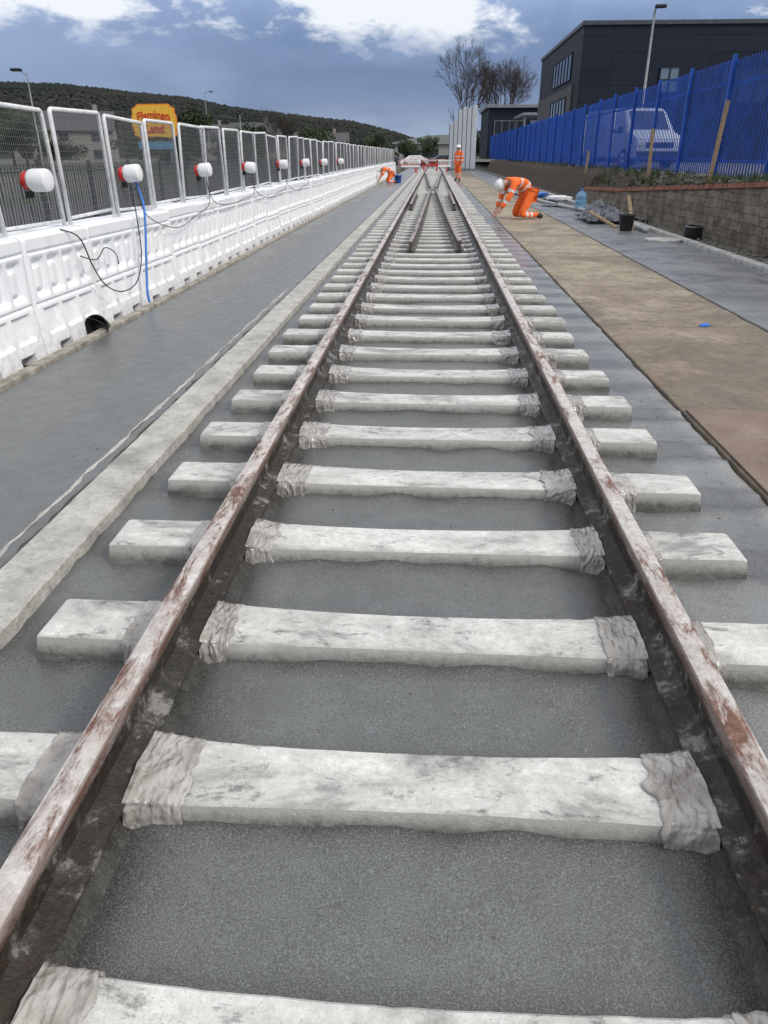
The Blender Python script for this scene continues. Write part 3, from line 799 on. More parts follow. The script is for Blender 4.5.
pr+=[(.13,.246),(.125,.23),(.125,.02),(.01,.02)]
mb=MB(); mb.lathe(pr,28); o=mb.obj('ribbed_pipe',[simple('ribbed_black_plastic',(.03,.03,.032),.3,bump=0)],loc=(5.06,15.6,-.03),rot=(.05,-.06,.5)); tag(o,'short piece of black ribbed drain pipe standing by the kerb','pipe')
for k,(pts,r,m_) in enumerate([([(3.5,30,.05),(3.75,26,.05),(4.35,22,.05),(4.45,19,.05),(4.42,16.5,.05)],.045,M_pipe),([(2.9,36,.04),(3.4,31,.04),(4.2,27,.04),(4.95,23,.05),(5.05,19,.03)],.035,M_black)]):
    mb=MB(); mb.tube(smoothpts(pts),r,10); o=mb.obj('drain_pipe',[m_],smooth=True); tag(o,('long pale grey' if m_ is M_pipe else 'long black')+' plastic pipe lying along the pavement','pipe','pipes lying by the kerb')
mb=MB(); mb.box(-.05,.05,-.6,.6,-.02,.02,0,.004); o=mb.obj('timber_batten',[M_wood],loc=(3.85,18.2,.13),rot=(R(12),0,.35)); tag(o,'rough timber batten propped near the black bucket','timber')
mb=MB(); mb.box(-.04,.04,-.5,.5,-.02,.02,0,.004); o=mb.obj('timber_batten',[M_wood],loc=(4.32,17.6,.25),rot=(R(50),0,.1)); tag(o,'rough timber batten leaning steeply by the black bucket','timber')
mb=MB(); mb.lathe([(.02,0),(.30,0),(.33,.01),(.33,.05),(.30,.06),(.28,.045),(.02,.045)],32); o=mb.obj('manhole_cover',[M_kerb],loc=(4.3,14.9,-.02),smooth=False); tag(o,'round concrete and iron access cover in the pavement','manhole cover')
def bag(loc,rot,mat,label,s=1):
    bm=bmesh.new(); bmesh.ops.create_cube(bm,size=1); bmesh.ops.subdivide_edges(bm,edges=bm.edges[:],cuts=7,use_grid_fill=True)
    for v in bm.verts:
        x,y,z=v.co*2; p=Vector((x*.28,y*.2,z*.07*(1-.5*max(abs(x),abs(y))**4)+.0)); p+=noise.noise_vector(p*9)*.02; v.co=p*s
    mb=MB(); mb.bm(bm); o=mb.obj('sack',[mat],loc=loc,rot=rot,smooth=True); tag(o,label,'sack'); return o
bag((4.35,28,.09),(0,0,.5),M_white,'white filled cement sack lying on the pavement',1.3)
bag((4.1,31,.08),(0,0,1.2),M_bluepipe,'bright blue plastic sack lying on the pavement',1.1)
mb=MB(); 
for i in range(3): mb.box(-.04+i*.02,.02+i*.03,-.03,.03,.0+i*.004,.008+i*.004,0,.002,Matrix.Rotation(i*.5,4,'Z'))
o=mb.obj('plastic_scrap',[M_bluepipe],loc=(2.60,7.25,-.016)); tag(o,'small bright blue plastic scrap on the sandy path','scrap')

# ------------------------------------------------------------------ people
def skin_mesh(nodes,edges,root,scale=1.0,sub=2,mats=(),name='body',sel=None):
    names=[k for k in nodes if (sel is None or k in sel)]; idx={k:i for i,k in enumerate(names)}
    me=bpy.data.meshes.new('tmp'); me.from_pydata([nodes[k][0] for k in names],[(idx[a],idx[b]) for a,b in edges if a in idx and b in idx],[])
    o=bpy.data.objects.new('tmp',me); link(o)
    o.modifiers.new('s','SKIN'); 
    sv=me.skin_vertices[0].data
    for k in names:
        r=nodes[k][1]*scale; sv[idx[k]].radius=(r,r); sv[idx[k]].use_root=(k==root)
    ss=o.modifiers.new('u','SUBSURF'); ss.levels=sub; ss.render_levels=sub
    bpy.context.view_layer.update()
    dg=bpy.context.evaluated_depsgraph_get(); ev=o.evaluated_get(dg)
    m2=bpy.data.meshes.new_from_object(ev); m2.name=name
    bpy.data.objects.remove(o); 
    for p in m2.polygons: p.use_smooth=True
    m2.materials.clear()
    for m in mats: m2.materials.append(m)
    return m2
EDG=[('pelvis','waist'),('waist','chest'),('chest','neck'),('neck','head'),('head','crown')]
for s in 'LR':
    EDG+=[('chest','sh'+s),('sh'+s,'el'+s),('el'+s,'wr'+s),('wr'+s,'ha'+s),('pelvis','hi'+s),('hi'+s,'kn'+s),('kn'+s,'an'+s),('an'+s,'to'+s)]
def person(loc,rotz,J,label,facing=Vector((-1,0,0)),scale=1.0):
    Rr=dict(pelvis=.125,waist=.12,chest=.14,neck=.055,head=.085,crown=.075,sh=.07,el=.048,wr=.032,ha=.036,hi=.095,kn=.065,an=.042,to=.04)
    nodes={}
    for k,p in J.items():
        key=k if k in Rr else k[:2]
        nodes[k]=(Vector(p),Rr[key])
    root=empty('person',loc,(0,0,rotz)); root.scale=(scale,)*3
    m=skin_mesh(nodes,EDG,'pelvis',1,2,[M_skin],'body')
    bm=bmesh.new(); bm.from_mesh(m); mb=MB()
    for s in 'LR':
        w_=Vector(J['wr'+s]); h_=Vector(J['ha'+s]); dr=(h_-w_).normalized(); side=dr.cross(Vector((0,0,1)));
        if side.length<.1: side=Vector((0,1,0))
        side.normalize(); cur=side.cross(dr)
        for q,(off,ln) in enumerate([(-.028,.065),(-.010,.078),(.009,.074),(.027,.058)]):
            b=h_+side*off+dr*.02; mb.tube([b,b+dr*ln*.5,b+dr*ln*.85+cur*.015,b+dr*ln+cur*.03],[.010,.009,.008,.006],6)
        b=h_-side*.03-dr*.01; mb.tube([b,b-side*.025+dr*.025,b-side*.03+dr*.05],[.012,.010,.008],6)
    H=Vector(J['head']); up=(Vector(J['crown'])-H).normalized(); f=(facing-up*facing.dot(up)).normalized(); sd=f.cross(up)
    mb.tube([H+f*.085+up*.02,H+f*.115-up*.015,H+f*.088-up*.02],[.008,.014,.008],6)
    for q in (-1,1): mb.tube([H+sd*q*.085+up*.03,H+sd*q*.1,H+sd*q*.085-up*.03],[.006,.014,.006],6)
    tmp=bpy.data.meshes.new('t'); tmp.from_pydata(mb.v,[],mb.f); bm.from_mesh(tmp); bm.to_mesh(m); bm.free()
    for p in m.polygons: p.use_smooth=True
    b=bpy.data.objects.new('body',m); link(b); b.parent=root
    def banded(me,bands):
        for p in me.polygons:
            for (c_,ax,hw,rad) in bands:
                dd=p.center-c_; 
                if abs(dd.dot(ax))<hw and dd.length<rad: p.material_index=1
    up_sel={'pelvis','waist','chest','neck2','shL','shR','elL','elR','wrL','wrR'}
    nj=dict(nodes); nj['wrL']=(nodes['wrL'][0].lerp(nodes['elL'][0],.12),.042); nj['wrR']=(nodes['wrR'][0].lerp(nodes['elR'][0],.12),.042)
    nj['neck2']=(nodes['chest'][0].lerp(nodes['neck'][0],.75),.07)
    mj=skin_mesh(nj,EDG+[('chest','neck2')],'pelvis',1.25,3,[M_orange,M_silver],'jacket',up_sel)
    for v in mj.vertices: v.co+=noise.noise_vector(v.co*9)*.014
    bands=[]
    for s in 'LR':
        a=nodes['el'+s][0];c_=nodes['wr'+s][0]; bands.append((a.lerp(c_,.35),(c_-a).normalized(),.028,.12))
        a2=nodes['sh'+s][0]; bands.append((a2.lerp(a,.6),(a-a2).normalized(),.028,.13))
    a=nodes['pelvis'][0]; c_=nodes['waist'][0]; bands.append((a.lerp(c_,.7),(c_-a).normalized(),.028,.28))
    a=nodes['waist'][0]; c_=nodes['chest'][0]; bands.append((a.lerp(c_,.55),(c_-a).normalized(),.028,.28))
    banded(mj,bands)
    j=bpy.data.objects.new('jacket',mj); link(j); j.parent=root
    mt=skin_mesh(dict(nodes),EDG,'pelvis',1.25,3,[M_orange,M_silver],'trousers',{'pelvis','hiL','hiR','knL','knR','anL','anR'})
    for v in mt.vertices: v.co+=noise.noise_vector(v.co*9+Vector((3,3,3)))*.014
    bands=[]
    for s in 'LR':
        a=nodes['kn'+s][0];c_=nodes['an'+s][0]
        for q in (.3,.55): bands.append((a.lerp(c_,q),(c_-a).normalized(),.028,.13))
    banded(mt,bands)
    tr=bpy.data.objects.new('trousers',mt); link(tr); tr.parent=root
    for s in 'LR':
        a=nodes['an'+s][0];c_=nodes['to'+s][0]
        nb={'a':(a+(nodes['kn'+s][0]-a)*.18,.055),'b':(a,.056),'c':(c_,.05)}
        mbt=skin_mesh(nb,[('a','b'),('b','c')],'b',1.05,2,[M_boot],'boot')
        bo=bpy.data.objects.new('boot',mbt); link(bo); bo.parent=root
    zax=up; xax=f; yax=zax.cross(xax)
    Mh=Matrix(((xax.x,yax.x,zax.x,0),(xax.y,yax.y,zax.y,0),(xax.z,yax.z,zax.z,0),(0,0,0,1)))
    Mh=Matrix.Translation(H+up*.045)@Mh
    mb=MB(); mb.lathe([(.135,-.005),(.138,.0),(.120,.008),(.118,.04),(.105,.085),(.07,.115),(.02,.125)],20,0,Mh)
    mb.box(.10,.175,-.07,.07,-.006,.004,0,.003,Mh)
    mb.obj('helmet',[M_hat],root,smooth=True)
    mb=MB(); mb.lathe([(.02,-.055),(.07,-.05),(.098,-.01),(.10,.0),(.02,.001)],14,0,Mh@Matrix.Translation((-.012,0,0))); mb.obj('hair',[M_hair],root,smooth=True)
    tag(root,label,'person'); return root
def mirror(d):
    out={}
    for k,v in d.items():
        if k.endswith('*'): out[k[:-1]+'L']=(v[0],v[1],v[2]); out[k[:-1]+'R']=(v[0],-v[1],v[2])
        else: out[k]=v
    return out
kneel=mirror({'pelvis':(.22,0,.54),'waist':(.08,0,.69),'chest':(-.13,0,.77),'neck':(-.30,0,.73),'head':(-.38,0,.68),'crown':(-.47,0,.66),
 'sh*':(-.19,.19,.72),'el*':(-.28,.26,.43),'wr*':(-.40,.20,.19),'ha*':(-.45,.18,.10),'hi*':(.22,.11,.49),'kn*':(0,.17,.09),'an*':(.42,.15,.09),'to*':(.52,.15,.045)})
kneel['elR']=(-.34,-.24,.44); kneel['wrR']=(-.50,-.2,.21); kneel['haR']=(-.56,-.19,.13)
person((2.14,20.2,-.02),.35,kneel,'kneeling worker in orange hi-vis and white helmet leaning over the rail',Vector((-.6,0,-.8)),1.18)
person((-2.55,45,0),.3,kneel,'worker in orange hi-vis kneeling by the white barrier',Vector((-.6,0,-.8)))
stand=mirror({'pelvis':(0,0,.98),'waist':(.01,0,1.14),'chest':(.0,0,1.38),'neck':(-.01,0,1.56),'head':(-.03,0,1.68),'crown':(-.03,0,1.77),
 'sh*':(0,.19,1.46),'el*':(.03,.26,1.17),'wr*':(-.06,.25,.93),'ha*':(-.10,.24,.85),'hi*':(0,.10,.92),'kn*':(-.02,.11,.51),'an*':(.02,.12,.10),'to*':(-.13,.13,.05)})
person((1.50,50,-.05),.9,stand,'standing worker in orange hi-vis suit and white helmet',scale=1.1)

# ------------------------------------------------------------------ buildings
def quadwin(parent,x0,x1,y0,y1,z0,z1,axis,nx=1,nz=1,gl=M_glass,fr=M_steelgrey):
    wroot=empty('window'); wroot.parent=parent
    mb=MB(); f=.08
    if axis=='y':
        mb.box(x0,x1,y0-.04,y0,z0,z1); mb.obj('glass',[gl],wroot)
        mb=MB()
        for i in range(nx+1):
            x=lerp(x0,x1,i/nx); mb.box(x-f/2,x+f/2,y0-.08,y0-.042,z0-.04,z1+.04)
        for i in range(nz+1):
            z=lerp(z0,z1,i/nz); mb.box(x0,x1,y0-.085,y0-.0805,z-f/2,z+f/2)
        mb.obj('frame',[fr],wroot)
    else:
        mb.box(x0-.04,x0,y0,y1,z0,z1); mb.obj('glass',[gl],wroot)
        mb=MB()
        for i in range(nx+1):
            y=lerp(y0,y1,i/nx); mb.box(x0-.08,x0-.042,y-f/2,y+f/2,z0-.04,z1+.04)
        for i in range(nz+1):
            z=lerp(z0,z1,i/nz); mb.box(x0-.085,x0-.0805,y0,y1,z-f/2,z+f/2)
        mb.obj('frame',[fr],wroot)
bd=empty('office_building',(0,0,0))
X1,YN,YF,ZT=9.1,55,75,8.9
mb=MB(); mb.box(X1,34,YN,YF,.9,ZT-.25,0); mb.obj('wall',[M_clad],bd)
mb=MB(); mb.box(X1-.1,34.1,YN-.1,YF+.1,ZT-.247,ZT,0,.02); mb.obj('roof',[simple('dark_fascia',(.05,.06,.08),.5,bump=0)],bd)
mb=MB(); mb.box(X1-.12,X1-.003,57,74.5,.9,5.6,0); mb.obj('brick_facing',[M_gbrick],bd)
quadwin(bd,X1-.123,0,59,66,2.4,5.0,'x',5,2,fr=M_clad); quadwin(bd,X1-.003,0,58.5,67,6.0,7.6,'x',6,1,fr=M_clad)
t=NT('painted_sky_glass'); t.col((.16,.21,.27)); t.rough(.1); M_sg=t.m  # sky reflection painted into the glass as a pale blue base colour
quadwin(bd,14.1,15.3,YN,YN,5.0,6.4,'y',2,2,M_sg,M_clad)
quadwin(bd,18,24,YN,YN,4.4,6.4,'y',6,1,fr=M_clad)
tag(bd,'large dark navy clad office building with flat roof','building')
b2=empty('low_building',(0,0,0))
mb=MB(); mb.box(6.6,18,104,120,.9,6.6); mb.obj('wall',[M_clad],b2)
mb=MB(); mb.box(6.3,18.2,103.6,120.2,6.603,6.95,0,.02); mb.obj('roof',[simple('pale_fascia',(.20,.21,.23),.5,bump=0)],b2)
quadwin(b2,7.4,11,104,104,2.2,5.2,'y',4,2); quadwin(b2,11.8,15.5,104,104,2.2,5.2,'y',4,2,M_sg)
tag(b2,'low dark flat-roofed building with pale fascia and windows','building')
b3=empty('canopy',(0,0,0)); mb=MB()
mb.box(9.6,11.6,92,103,5.3,5.55,0,.02,None); mb.obj('roof',[simple('canopy_grey',(.22,.24,.27),.5,bump=0)],b3)
for y in (92.3,102.7):
    mb=MB(); mb.box(9.7,9.9,y-.1,y+.1,.98,5.297); mb.obj('column',[M_steelgrey],b3)
tag(b3,'grey flat entrance canopy on steel columns','canopy')
for i in range(6):
    root=empty('hoarding_panel',(1.75+i*.43,94-i*1.25,0),(0,0,R(-71)))
    h=(4.5,5.0,5.8,6.0,5.8,6.0)[i]
    mb=MB(); mb.box(0,1.30,-.02,.02,.1,h,0,.004)
    for k in range(6): mb.box(.08+k*.21,.14+k*.21,-.05,-.0205,.12,h-.05)
    mb.obj('panel_sheet',[M_white],root)
    mb=MB(); mb.box(-.06,.06,-.09,-.0505,-.1,h+.15); mb.obj('post',[M_steelgrey],root)
    tag(root,'tall white ribbed hoarding panel at the end of the site','hoarding','white hoarding panels')
b4=empty('arched_building',(0,0,0)); 
t_=simple('pale_green_roof',(.24,.27,.25),.6,bump=0)
mb=MB(); mb.box(-9,3.8,190,205,-.1,3.6); mb.obj('wall',[simple('pale_render',(.30,.30,.28),.8)],b4)
vs=[];n=16
for y in (189.5,205.5):
    for i in range(n+1):
        x=lerp(-9.6,4.4,i/n); vs.append((x,y,3.61+1.9*math.sin(math.pi*(.05+i/n*.5))))
    vs.append((4.4,y,3.602)); vs.append((-9.6,y,3.602))
m_=n+3; fs=[tuple(range(m_)),tuple(reversed(range(m_,2*m_)))]+[(i,(i+1)%m_,m_+(i+1)%m_,m_+i) for i in range(m_)]
mesh_obj('roof',vs,fs,[t_],b4); quadwin(b4,-7,1,190,190,.8,2.4,'y',8,1)
tag(b4,'low building with curved pale green roof','building')
t_roof=simple('slate_roof',(.07,.07,.075),.7); t_wall=simple('rendered_wall',(.26,.245,.22),.8)
def house(loc,rz,w_=9,d_=7,h=4.8):
    root=empty('house',loc,(0,0,rz))
    mb=MB(); mb.box(-w_/2,w_/2,-d_/2,d_/2,0,h)
    mb.add([(-w_/2,-d_/2,h),(-w_/2,d_/2,h),(-w_/2,0,h+2.2)],[(0,1,2)]); mb.add([(w_/2,-d_/2,h),(w_/2,d_/2,h),(w_/2,0,h+2.2)],[(0,2,1)])
    mb.obj('wall',[t_wall],root)
    ov=.4; mb=MB()
    for s in (-1,1):
        mb.add([(-w_/2-ov,s*(d_/2+ov),h-.25),(w_/2+ov,s*(d_/2+ov),h-.25),(w_/2+ov,0,h+2.32),(-w_/2-ov,0,h+2.32),(-w_/2-ov,s*(d_/2+ov),h-.1),(w_/2+ov,s*(d_/2+ov),h-.1),(w_/2+ov,0,h+2.5),(-w_/2-ov,0,h+2.5)],[(0,1,2,3),(4,5,6,7),(0,1,5,4),(0,3,7,4),(1,2,6,5)])
    rf=mb.obj('roof',[t_roof],root)
    mb=MB(); mb.box(w_/4-.3,w_/4+.3,-.3,.3,h+2,h+3.3); ch=mb.obj('chimney',[t_wall],rf)
    for sx in (-w_/4,w_/4):
        quadwin(root,sx-.7,sx+.7,-d_/2,0,1,2.2,'y',2,1); quadwin(root,sx-.7,sx+.7,-d_/2,0,3.3,4.3,'y',2,1)
    tag(root,'small rendered house with grey slate pitched roof','house','houses below the wooded hill'); return root
house((-52,120,-.1),.3); house((-64,135,-.1),.1,11); house((-36,165,-.1),-.2,10); house((-48,175,-.1),.2); house((-26,190,-.1),.1,12,7,3.6)

# sign
sg=empty('advert_sign',(-13.65,40,.12),(0,0,R(-8)))
t_y=simple('sign_yellow',(.90,.50,.05),.5,bump=0,var=.05); t_o=simple('sign_orange',(.80,.24,.01),.5,bump=0,var=.05); t_r=simple('sign_red',(.62,.03,.01),.5,bump=0,var=.05); t_b=simple('sign_blue',(.10,.28,.42),.5,bump=0)
out=[]
for i in range(60):
    a=2*math.pi*i/60; sx=math.copysign(abs(math.cos(a))**.35,math.cos(a)); sz=math.copysign(abs(math.sin(a))**.5,math.sin(a))
    k=1+.03*math.cos(a*10); out.append((sx*1.16*k,sz*.74*k+.10*math.cos(sx*1.3)))
def plate(mb,poly,y0,y1,cx,cz,mi=0):
    n=len(poly); vs=[(cx+x,y0,cz+z) for x,z in poly]+[(cx+x,y1,cz+z) for x,z in poly]
    mb.add(vs,[tuple(range(n)),tuple(reversed(range(n,2*n)))]+[(i,n+i,n+(i+1)%n,(i+1)%n) for i in range(n)],mi)
mb=MB(); plate(mb,out,-.03,.03,0,2.72); plate(mb,[(x*.96,z*.94) for x,z in out],-.036,-.0305,0,2.72,1)
mb.box(-1.0,1.0,-.03,.03,1.55,1.90,2,.02)
mb.obj('sign_board',[t_o,t_y,t_b],sg)
for x in (-.7,.7):
    mb=MB(); mb.box(x-.05,x+.05,.032,.13,-.2,3.2); mb.obj('post',[M_steelgrey],sg)
def text_mesh(s_,size,off,ext):
    cu=bpy.data.curves.new('t','FONT'); cu.body=s_; cu.size=size; cu.extrude=ext; cu.align_x='CENTER'; cu.align_y='CENTER'; cu.offset=off
    o=bpy.data.objects.new('t',cu); link(o); bpy.context.view_layer.update()
    m=bpy.data.meshes.new_from_object(o.evaluated_get(bpy.context.evaluated_depsgraph_get())); bpy.data.objects.remove(o); return m
def arched_text(s_,size,cx,cz,arch,mat,parent,y,off=.015,ext=.005):
    m=text_mesh(s_,size,off,ext)
    hw=max(abs(v.co.x) for v in m.vertices)
    for v in m.vertices: v.co.y+=arch*(1-(v.co.x/hw)**2)
    m.name='lettering'; m.materials.clear(); m.materials.append(mat)
    q=bpy.data.objects.new('lettering',m); link(q); q.parent=parent; q.location=(cx,y,cz); q.rotation_euler=(R(90),0,0)
arched_text('Flamingo',.49,0,2.96,.10,t_r,sg,-.050,.008)
arched_text('Land',.52,0,2.42,.03,t_r,sg,-.050,.012)
tag(sg,'yellow and orange advertising sign with bold red lettering on posts','sign')

def street_lamp(loc,h,arm,label,rz=0,r=.07,hl=.55):
    root=empty('street_lamp',loc,(0,0,rz)); mb=MB(); mb.tube([(0,0,0),(0,0,1.2),(0,0,1.25),(0,0,h)],[r*1.5,r*1.5,r,r*.6],10); 
    mb.tube([(0,0,h-.05),(arm*.4,0,h+.12),(arm,0,h+.18)],[r*.5,r*.45,r*.4],8); mb.obj('pole',[M_steelgrey],root,smooth=True)
    mb=MB(); mb.box(arm-.08,arm+hl-.08,-.13,.13,h+.12,h+.26,0,.05); mb.obj('lamp_head',[M_black],root)
    tag(root,label,'street lamp','street lamps'); return root
street_lamp((9.65,40,.98),6.2,.06,'tall grey street lamp standing behind the blue fence',-.2,.075,.5)
street_lamp((-20.6,42,-.1),5.2,-.7,'slim street lamp standing beyond the mesh fence',0,.05)
street_lamp((-32,116,-.1),9.2,.7,'slim street lamp standing beyond the mesh fence')
street_lamp((-20,85,-.1),5.2,.5,'slim street lamp standing beyond the mesh fence')

def van(loc,rz):
    root=empty('parked_van',loc,(0,0,rz))
    P=[(0,.35),(0,.95),(.12,1.05),(.75,1.25),(1.35,1.95),(1.6,2.05),(4.7,2.05),(4.85,1.95),(4.9,.4),(4.6,.3),(.1,.3)]
    hw=.95; vs=[];n=len(P)
    for sx in (-1,1):
        for y,z in P: vs.append((sx*(hw-(.13 if z>1.3 else 0)),y,z))
    fs=[tuple(reversed(range(n))),tuple(range(n,2*n))]+[(i,(i+1)%n,n+(i+1)%n,n+i) for i in range(n)]
    bm=bmesh.new(); vv=[bm.verts.new(v) for v in vs]
    for f in fs: bm.faces.new([vv[i] for i in f])
    bmesh.ops.recalc_face_normals(bm,faces=bm.faces[:]); bmesh.ops.bevel(bm,geom=[e for e in bm.edges],offset=.04,segments=2,affect='EDGES')
    mb=MB(); mb.bm(bm); o=mb.obj('van_body',[simple('white_car_paint',(.52,.58,.66),.25,var=.03,bump=0)],root); smooth_angle(o,40)
    wnd=[(-.74,.80,1.30),(.74,.80,1.30),(.70,1.33,1.93),(-.70,1.33,1.93)]
    off=Vector((0,-.012,.010)); me=[Vector(v)+off for v in wnd]; mb=MB(); mb.add(me+[Vector(v)-off for v in wnd],[(0,1,2,3),(4,7,6,5),(0,4,5,1),(1,5,6,2),(2,6,7,3),(3,7,4,0)]); mb.obj('windscreen',[M_glass],root)
    for sx in (-1,1):
        mb=MB(); a=[(sx*.955,1.2,1.2),(sx*.955,2.2,1.2),(sx*.83,2.2,1.85),(sx*.83,1.6,1.85)]; mb.add(a+[(x-sx*.03,y,z) for x,y,z in a],[(0,1,2,3),(4,7,6,5),(0,4,5,1),(1,5,6,2),(2,6,7,3),(3,7,4,0)]); mb.obj('side_window',[M_glass],root)
        mb=MB(); mb.box(sx*.78-.14,sx*.78+.14,-.02,.1,.72,.90,0,.03); mb.obj('headlight',[simple('lamp_glass',(.7,.72,.75),.1,bump=0)],root)
        for y in (.9,3.9):
            mb=MB(); mb.cyl((sx*.75,y,.33),(sx*.97,y,.33),.33,.33,24); wo=mb.obj('wheel',[M_tyre],root)
            mb=MB(); mb.cyl((sx*.965,y,.33),(sx*.98,y,.33),.19,.18,20); mb.obj('rim',[M_silver],wo)
        mb=MB(); mb.box(sx*1.02-.08,sx*1.02+.08,1.15,1.25,1.2,1.42,0,.03); mb.obj('wing_mirror',[M_black],root)
    mb=MB(); mb.box(-.55,.55,-.02,.03,.68,.86,0,.01); mb.obj('grille',[M_black],root)
    mb=MB(); mb.box(-.9,.9,-.03,.03,.36,.58,0,.02); mb.obj('bumper',[M_black],root)
    tag(root,'white van with dark windscreen parked behind the blue fence','van'); return root
van((8.3,31,.99),.25)

def chap8(loc,rz,mat,label,s=1):
    root=empty('site_barrier',loc,(0,0,rz)); root.scale=(s,s,s); mb=MB()
    mb.box(-1,1,-.02,.02,.85,1.0,0,.01); mb.box(-1,1,-.02,.02,.35,.5,0,.01)
    for i in range(9): mb.box(-.98+i*.235,-.93+i*.235,-.015,.015,.501,.849)
    mb.obj('frame',[mat],root)
    mb=MB(); mb.box(-.8,.8,-.026,-.0205,.87,.98); mb.obj('reflective_strip',[M_silver],root)
    for x in (-.75,.75):
        mb=MB(); mb.box(x-.05,x+.05,-.28,.28,0,.1,0,.01); mb.box(x-.03,x+.03,-.02,.02,.1,.35); mb.obj('foot',[M_black],root)
    tag(root,label,'barrier','plastic site barriers')
t_ob=simple('barrier_red',(.55,.05,.03),.5,bump=0)
for i,(x,y,rz,m_) in enumerate([(-2.3,82,0.3,M_white),(-.4,86,-.3,t_ob),(1.1,84,.9,M_white),(-2.9,92,.2,t_ob),(.6,95,0,t_ob)]):
    chap8((x,y,-.05),rz,m_,('white' if m_ is M_white else 'red')+' plastic site barrier with reflective strip across the site end')
mb=MB(); mb.box(-.16,.16,-.16,.16,0,.03,0,.005); mb.lathe([(.12,.031),(.03,.5),(.01,.505)],14); cone=mb.obj('traffic_cone',[t_ob])
for i,(x,y) in enumerate([(-1.5,70),(1.2,72),(-.9,78),(.3,77)]):
    o=cone if i==0 else cone.copy()
    if i: link(o)
    o.location=(x,y,-.01); tag(o,'small red traffic cone standing near the track end','traffic cone','traffic cones')
def car(loc,rz,paint):
    root=empty('parked_car',loc,(0,0,rz))
    P=[(-2.1,.3),(-2.15,.75),(-1.2,.92),(-.5,1.42),(1.0,1.45),(1.7,1.0),(2.1,.92),(2.15,.35)]
    vs=[];n=len(P)
    for sx in (-1,1):
        for x,z in P: vs.append((x,sx*(.86-(.14 if z>1.2 else 0)),z))
    fs=[tuple(reversed(range(n))),tuple(range(n,2*n))]+[(i,(i+1)%n,n+(i+1)%n,n+i) for i in range(n)]
    bm=bmesh.new(); vv=[bm.verts.new(v) for v in vs]
    for f in fs: bm.faces.new([vv[i] for i in f])
    bmesh.ops.recalc_face_normals(bm,faces=bm.faces[:]); bmesh.ops.bevel(bm,geom=bm.edges[:],offset=.05,segments=2,affect='EDGES')
    mb=MB(); mb.bm(bm); o=mb.obj('car_body',[paint],root); smooth_angle(o,40)
    for sy in (-1,1):
        mb=MB(); a=[(-.95,sy*.845,.98),(1.35,sy*.845,1.0),(.95,sy*.735,1.38),(-.45,sy*.735,1.36)]; mb.add(a+[(x,y-sy*.03,z) for x,y,z in a],[(0,1,2,3),(4,7,6,5),(0,4,5,1),(1,5,6,2),(2,6,7,3),(3,7,4,0)]); mb.obj('side_window',[M_glass],root)
        for x in (-1.35,1.3):
            mb=MB(); mb.cyl((x,sy*.68,.32),(x,sy*.88,.32),.32,.32,20); mb.obj('wheel',[M_tyre],root)
    return root
for i,(x,y,rz,cn) in enumerate([(-3.0,120,.2,'white'),(-7.2,128,0,'dark'),(1.2,132,.1,'dark'),(-9.5,60,1.5,'dark'),(-8.8,85,1.55,'white')]):
    q=car((x,y,-.1),rz,simple(cn+'_paint',(.7,.7,.7) if cn=='white' else (.04,.045,.06),.25,bump=0)); tag(q,cn+' hatchback car parked on the road beyond the site','car','parked cars')

# ------------------------------------------------------------------ trees
def bare_tree(name,loc,h,seed,label,wid,r0=.011,lm=6,base=.30):
    """upright limbs fanning from a clear trunk, straight fine twigs filling the crown"""
    rnd=random.Random(seed); root=empty(name,loc); mt=MB(); mc=MB()
    C=Vector((0,0,h*(base+1)/2)); rx=wid/2; rz=h*(1-base)/2
    def inside(p): return ((p.x-C.x)/rx)**2+((p.y-C.y)/rx)**2+((p.z-C.z)/rz)**2
    def limb(p,d,ln,r,lev):
        n=4 if lev<3 else 2; pts=[p]; q=p.copy(); dd=d.normalized()
        for i in range(n):
            pull=Vector((rnd.gauss(0,.06),rnd.gauss(0,.06),rnd.gauss(0,.04)+(.07 if lev<4 else .02)))
            dd=(dd+pull).normalized(); q=q+dd*ln/n; pts.append(q.copy())
        rad=[max(.011,lerp(r,r*.5,i/n)) for i in range(n+1)]
        (mt if lev<=0 else mc).tube(pts,rad,7 if lev<2 else (4 if lev<3 else 3),cap=False)
        if lev>=lm or inside(q)>1.12: return
        k=(8,5,4,4,3,3,2)[lev]
        for i in range(k):
            src=pts[-1] if i<2 else pts[rnd.randint(n//2 if lev else n-1,n)]
            az_=rnd.uniform(0,6.283) if lev else 6.283*i/k+rnd.uniform(-.3,.3); a=Vector((math.cos(az_),math.sin(az_),.1)).normalized()
            side=(a-dd*a.dot(dd)).normalized(); ang=rnd.uniform(.22,.62) if lev else rnd.uniform(.25,.95)
            limb(src,dd*math.cos(ang)+side*math.sin(ang),ln*rnd.uniform(.58,.80),r*rnd.uniform(.50,.62),lev+1)
    limb(Vector((0,0,0)),Vector((0,0,1)),h*base,h*r0,0)
    mt.obj('trunk',[M_bark],root); mc.obj('crown',[M_bark],root); tag(root,label,'tree','bare trees on the skyline'); return root
bare_tree('bare_tree',(4.0,130,-.1),17.4,3,'tall bare winter tree with dense fine twigs',8.0,base=.32)
bare_tree('bare_tree',(11.3,134,-.1),16.2,5,'tall bare winter tree with dense spreading twigs',8.4,base=.30)
bare_tree('bare_tree',(-22.4,120,-.1),9.6,8,'wide spreading bare tree beyond the mesh fence',7.4,.010,5,base=.28)
bare_tree('bare_tree',(-46,150,-.1),10,9,'small bare tree below the wooded hill',6,.010,5)

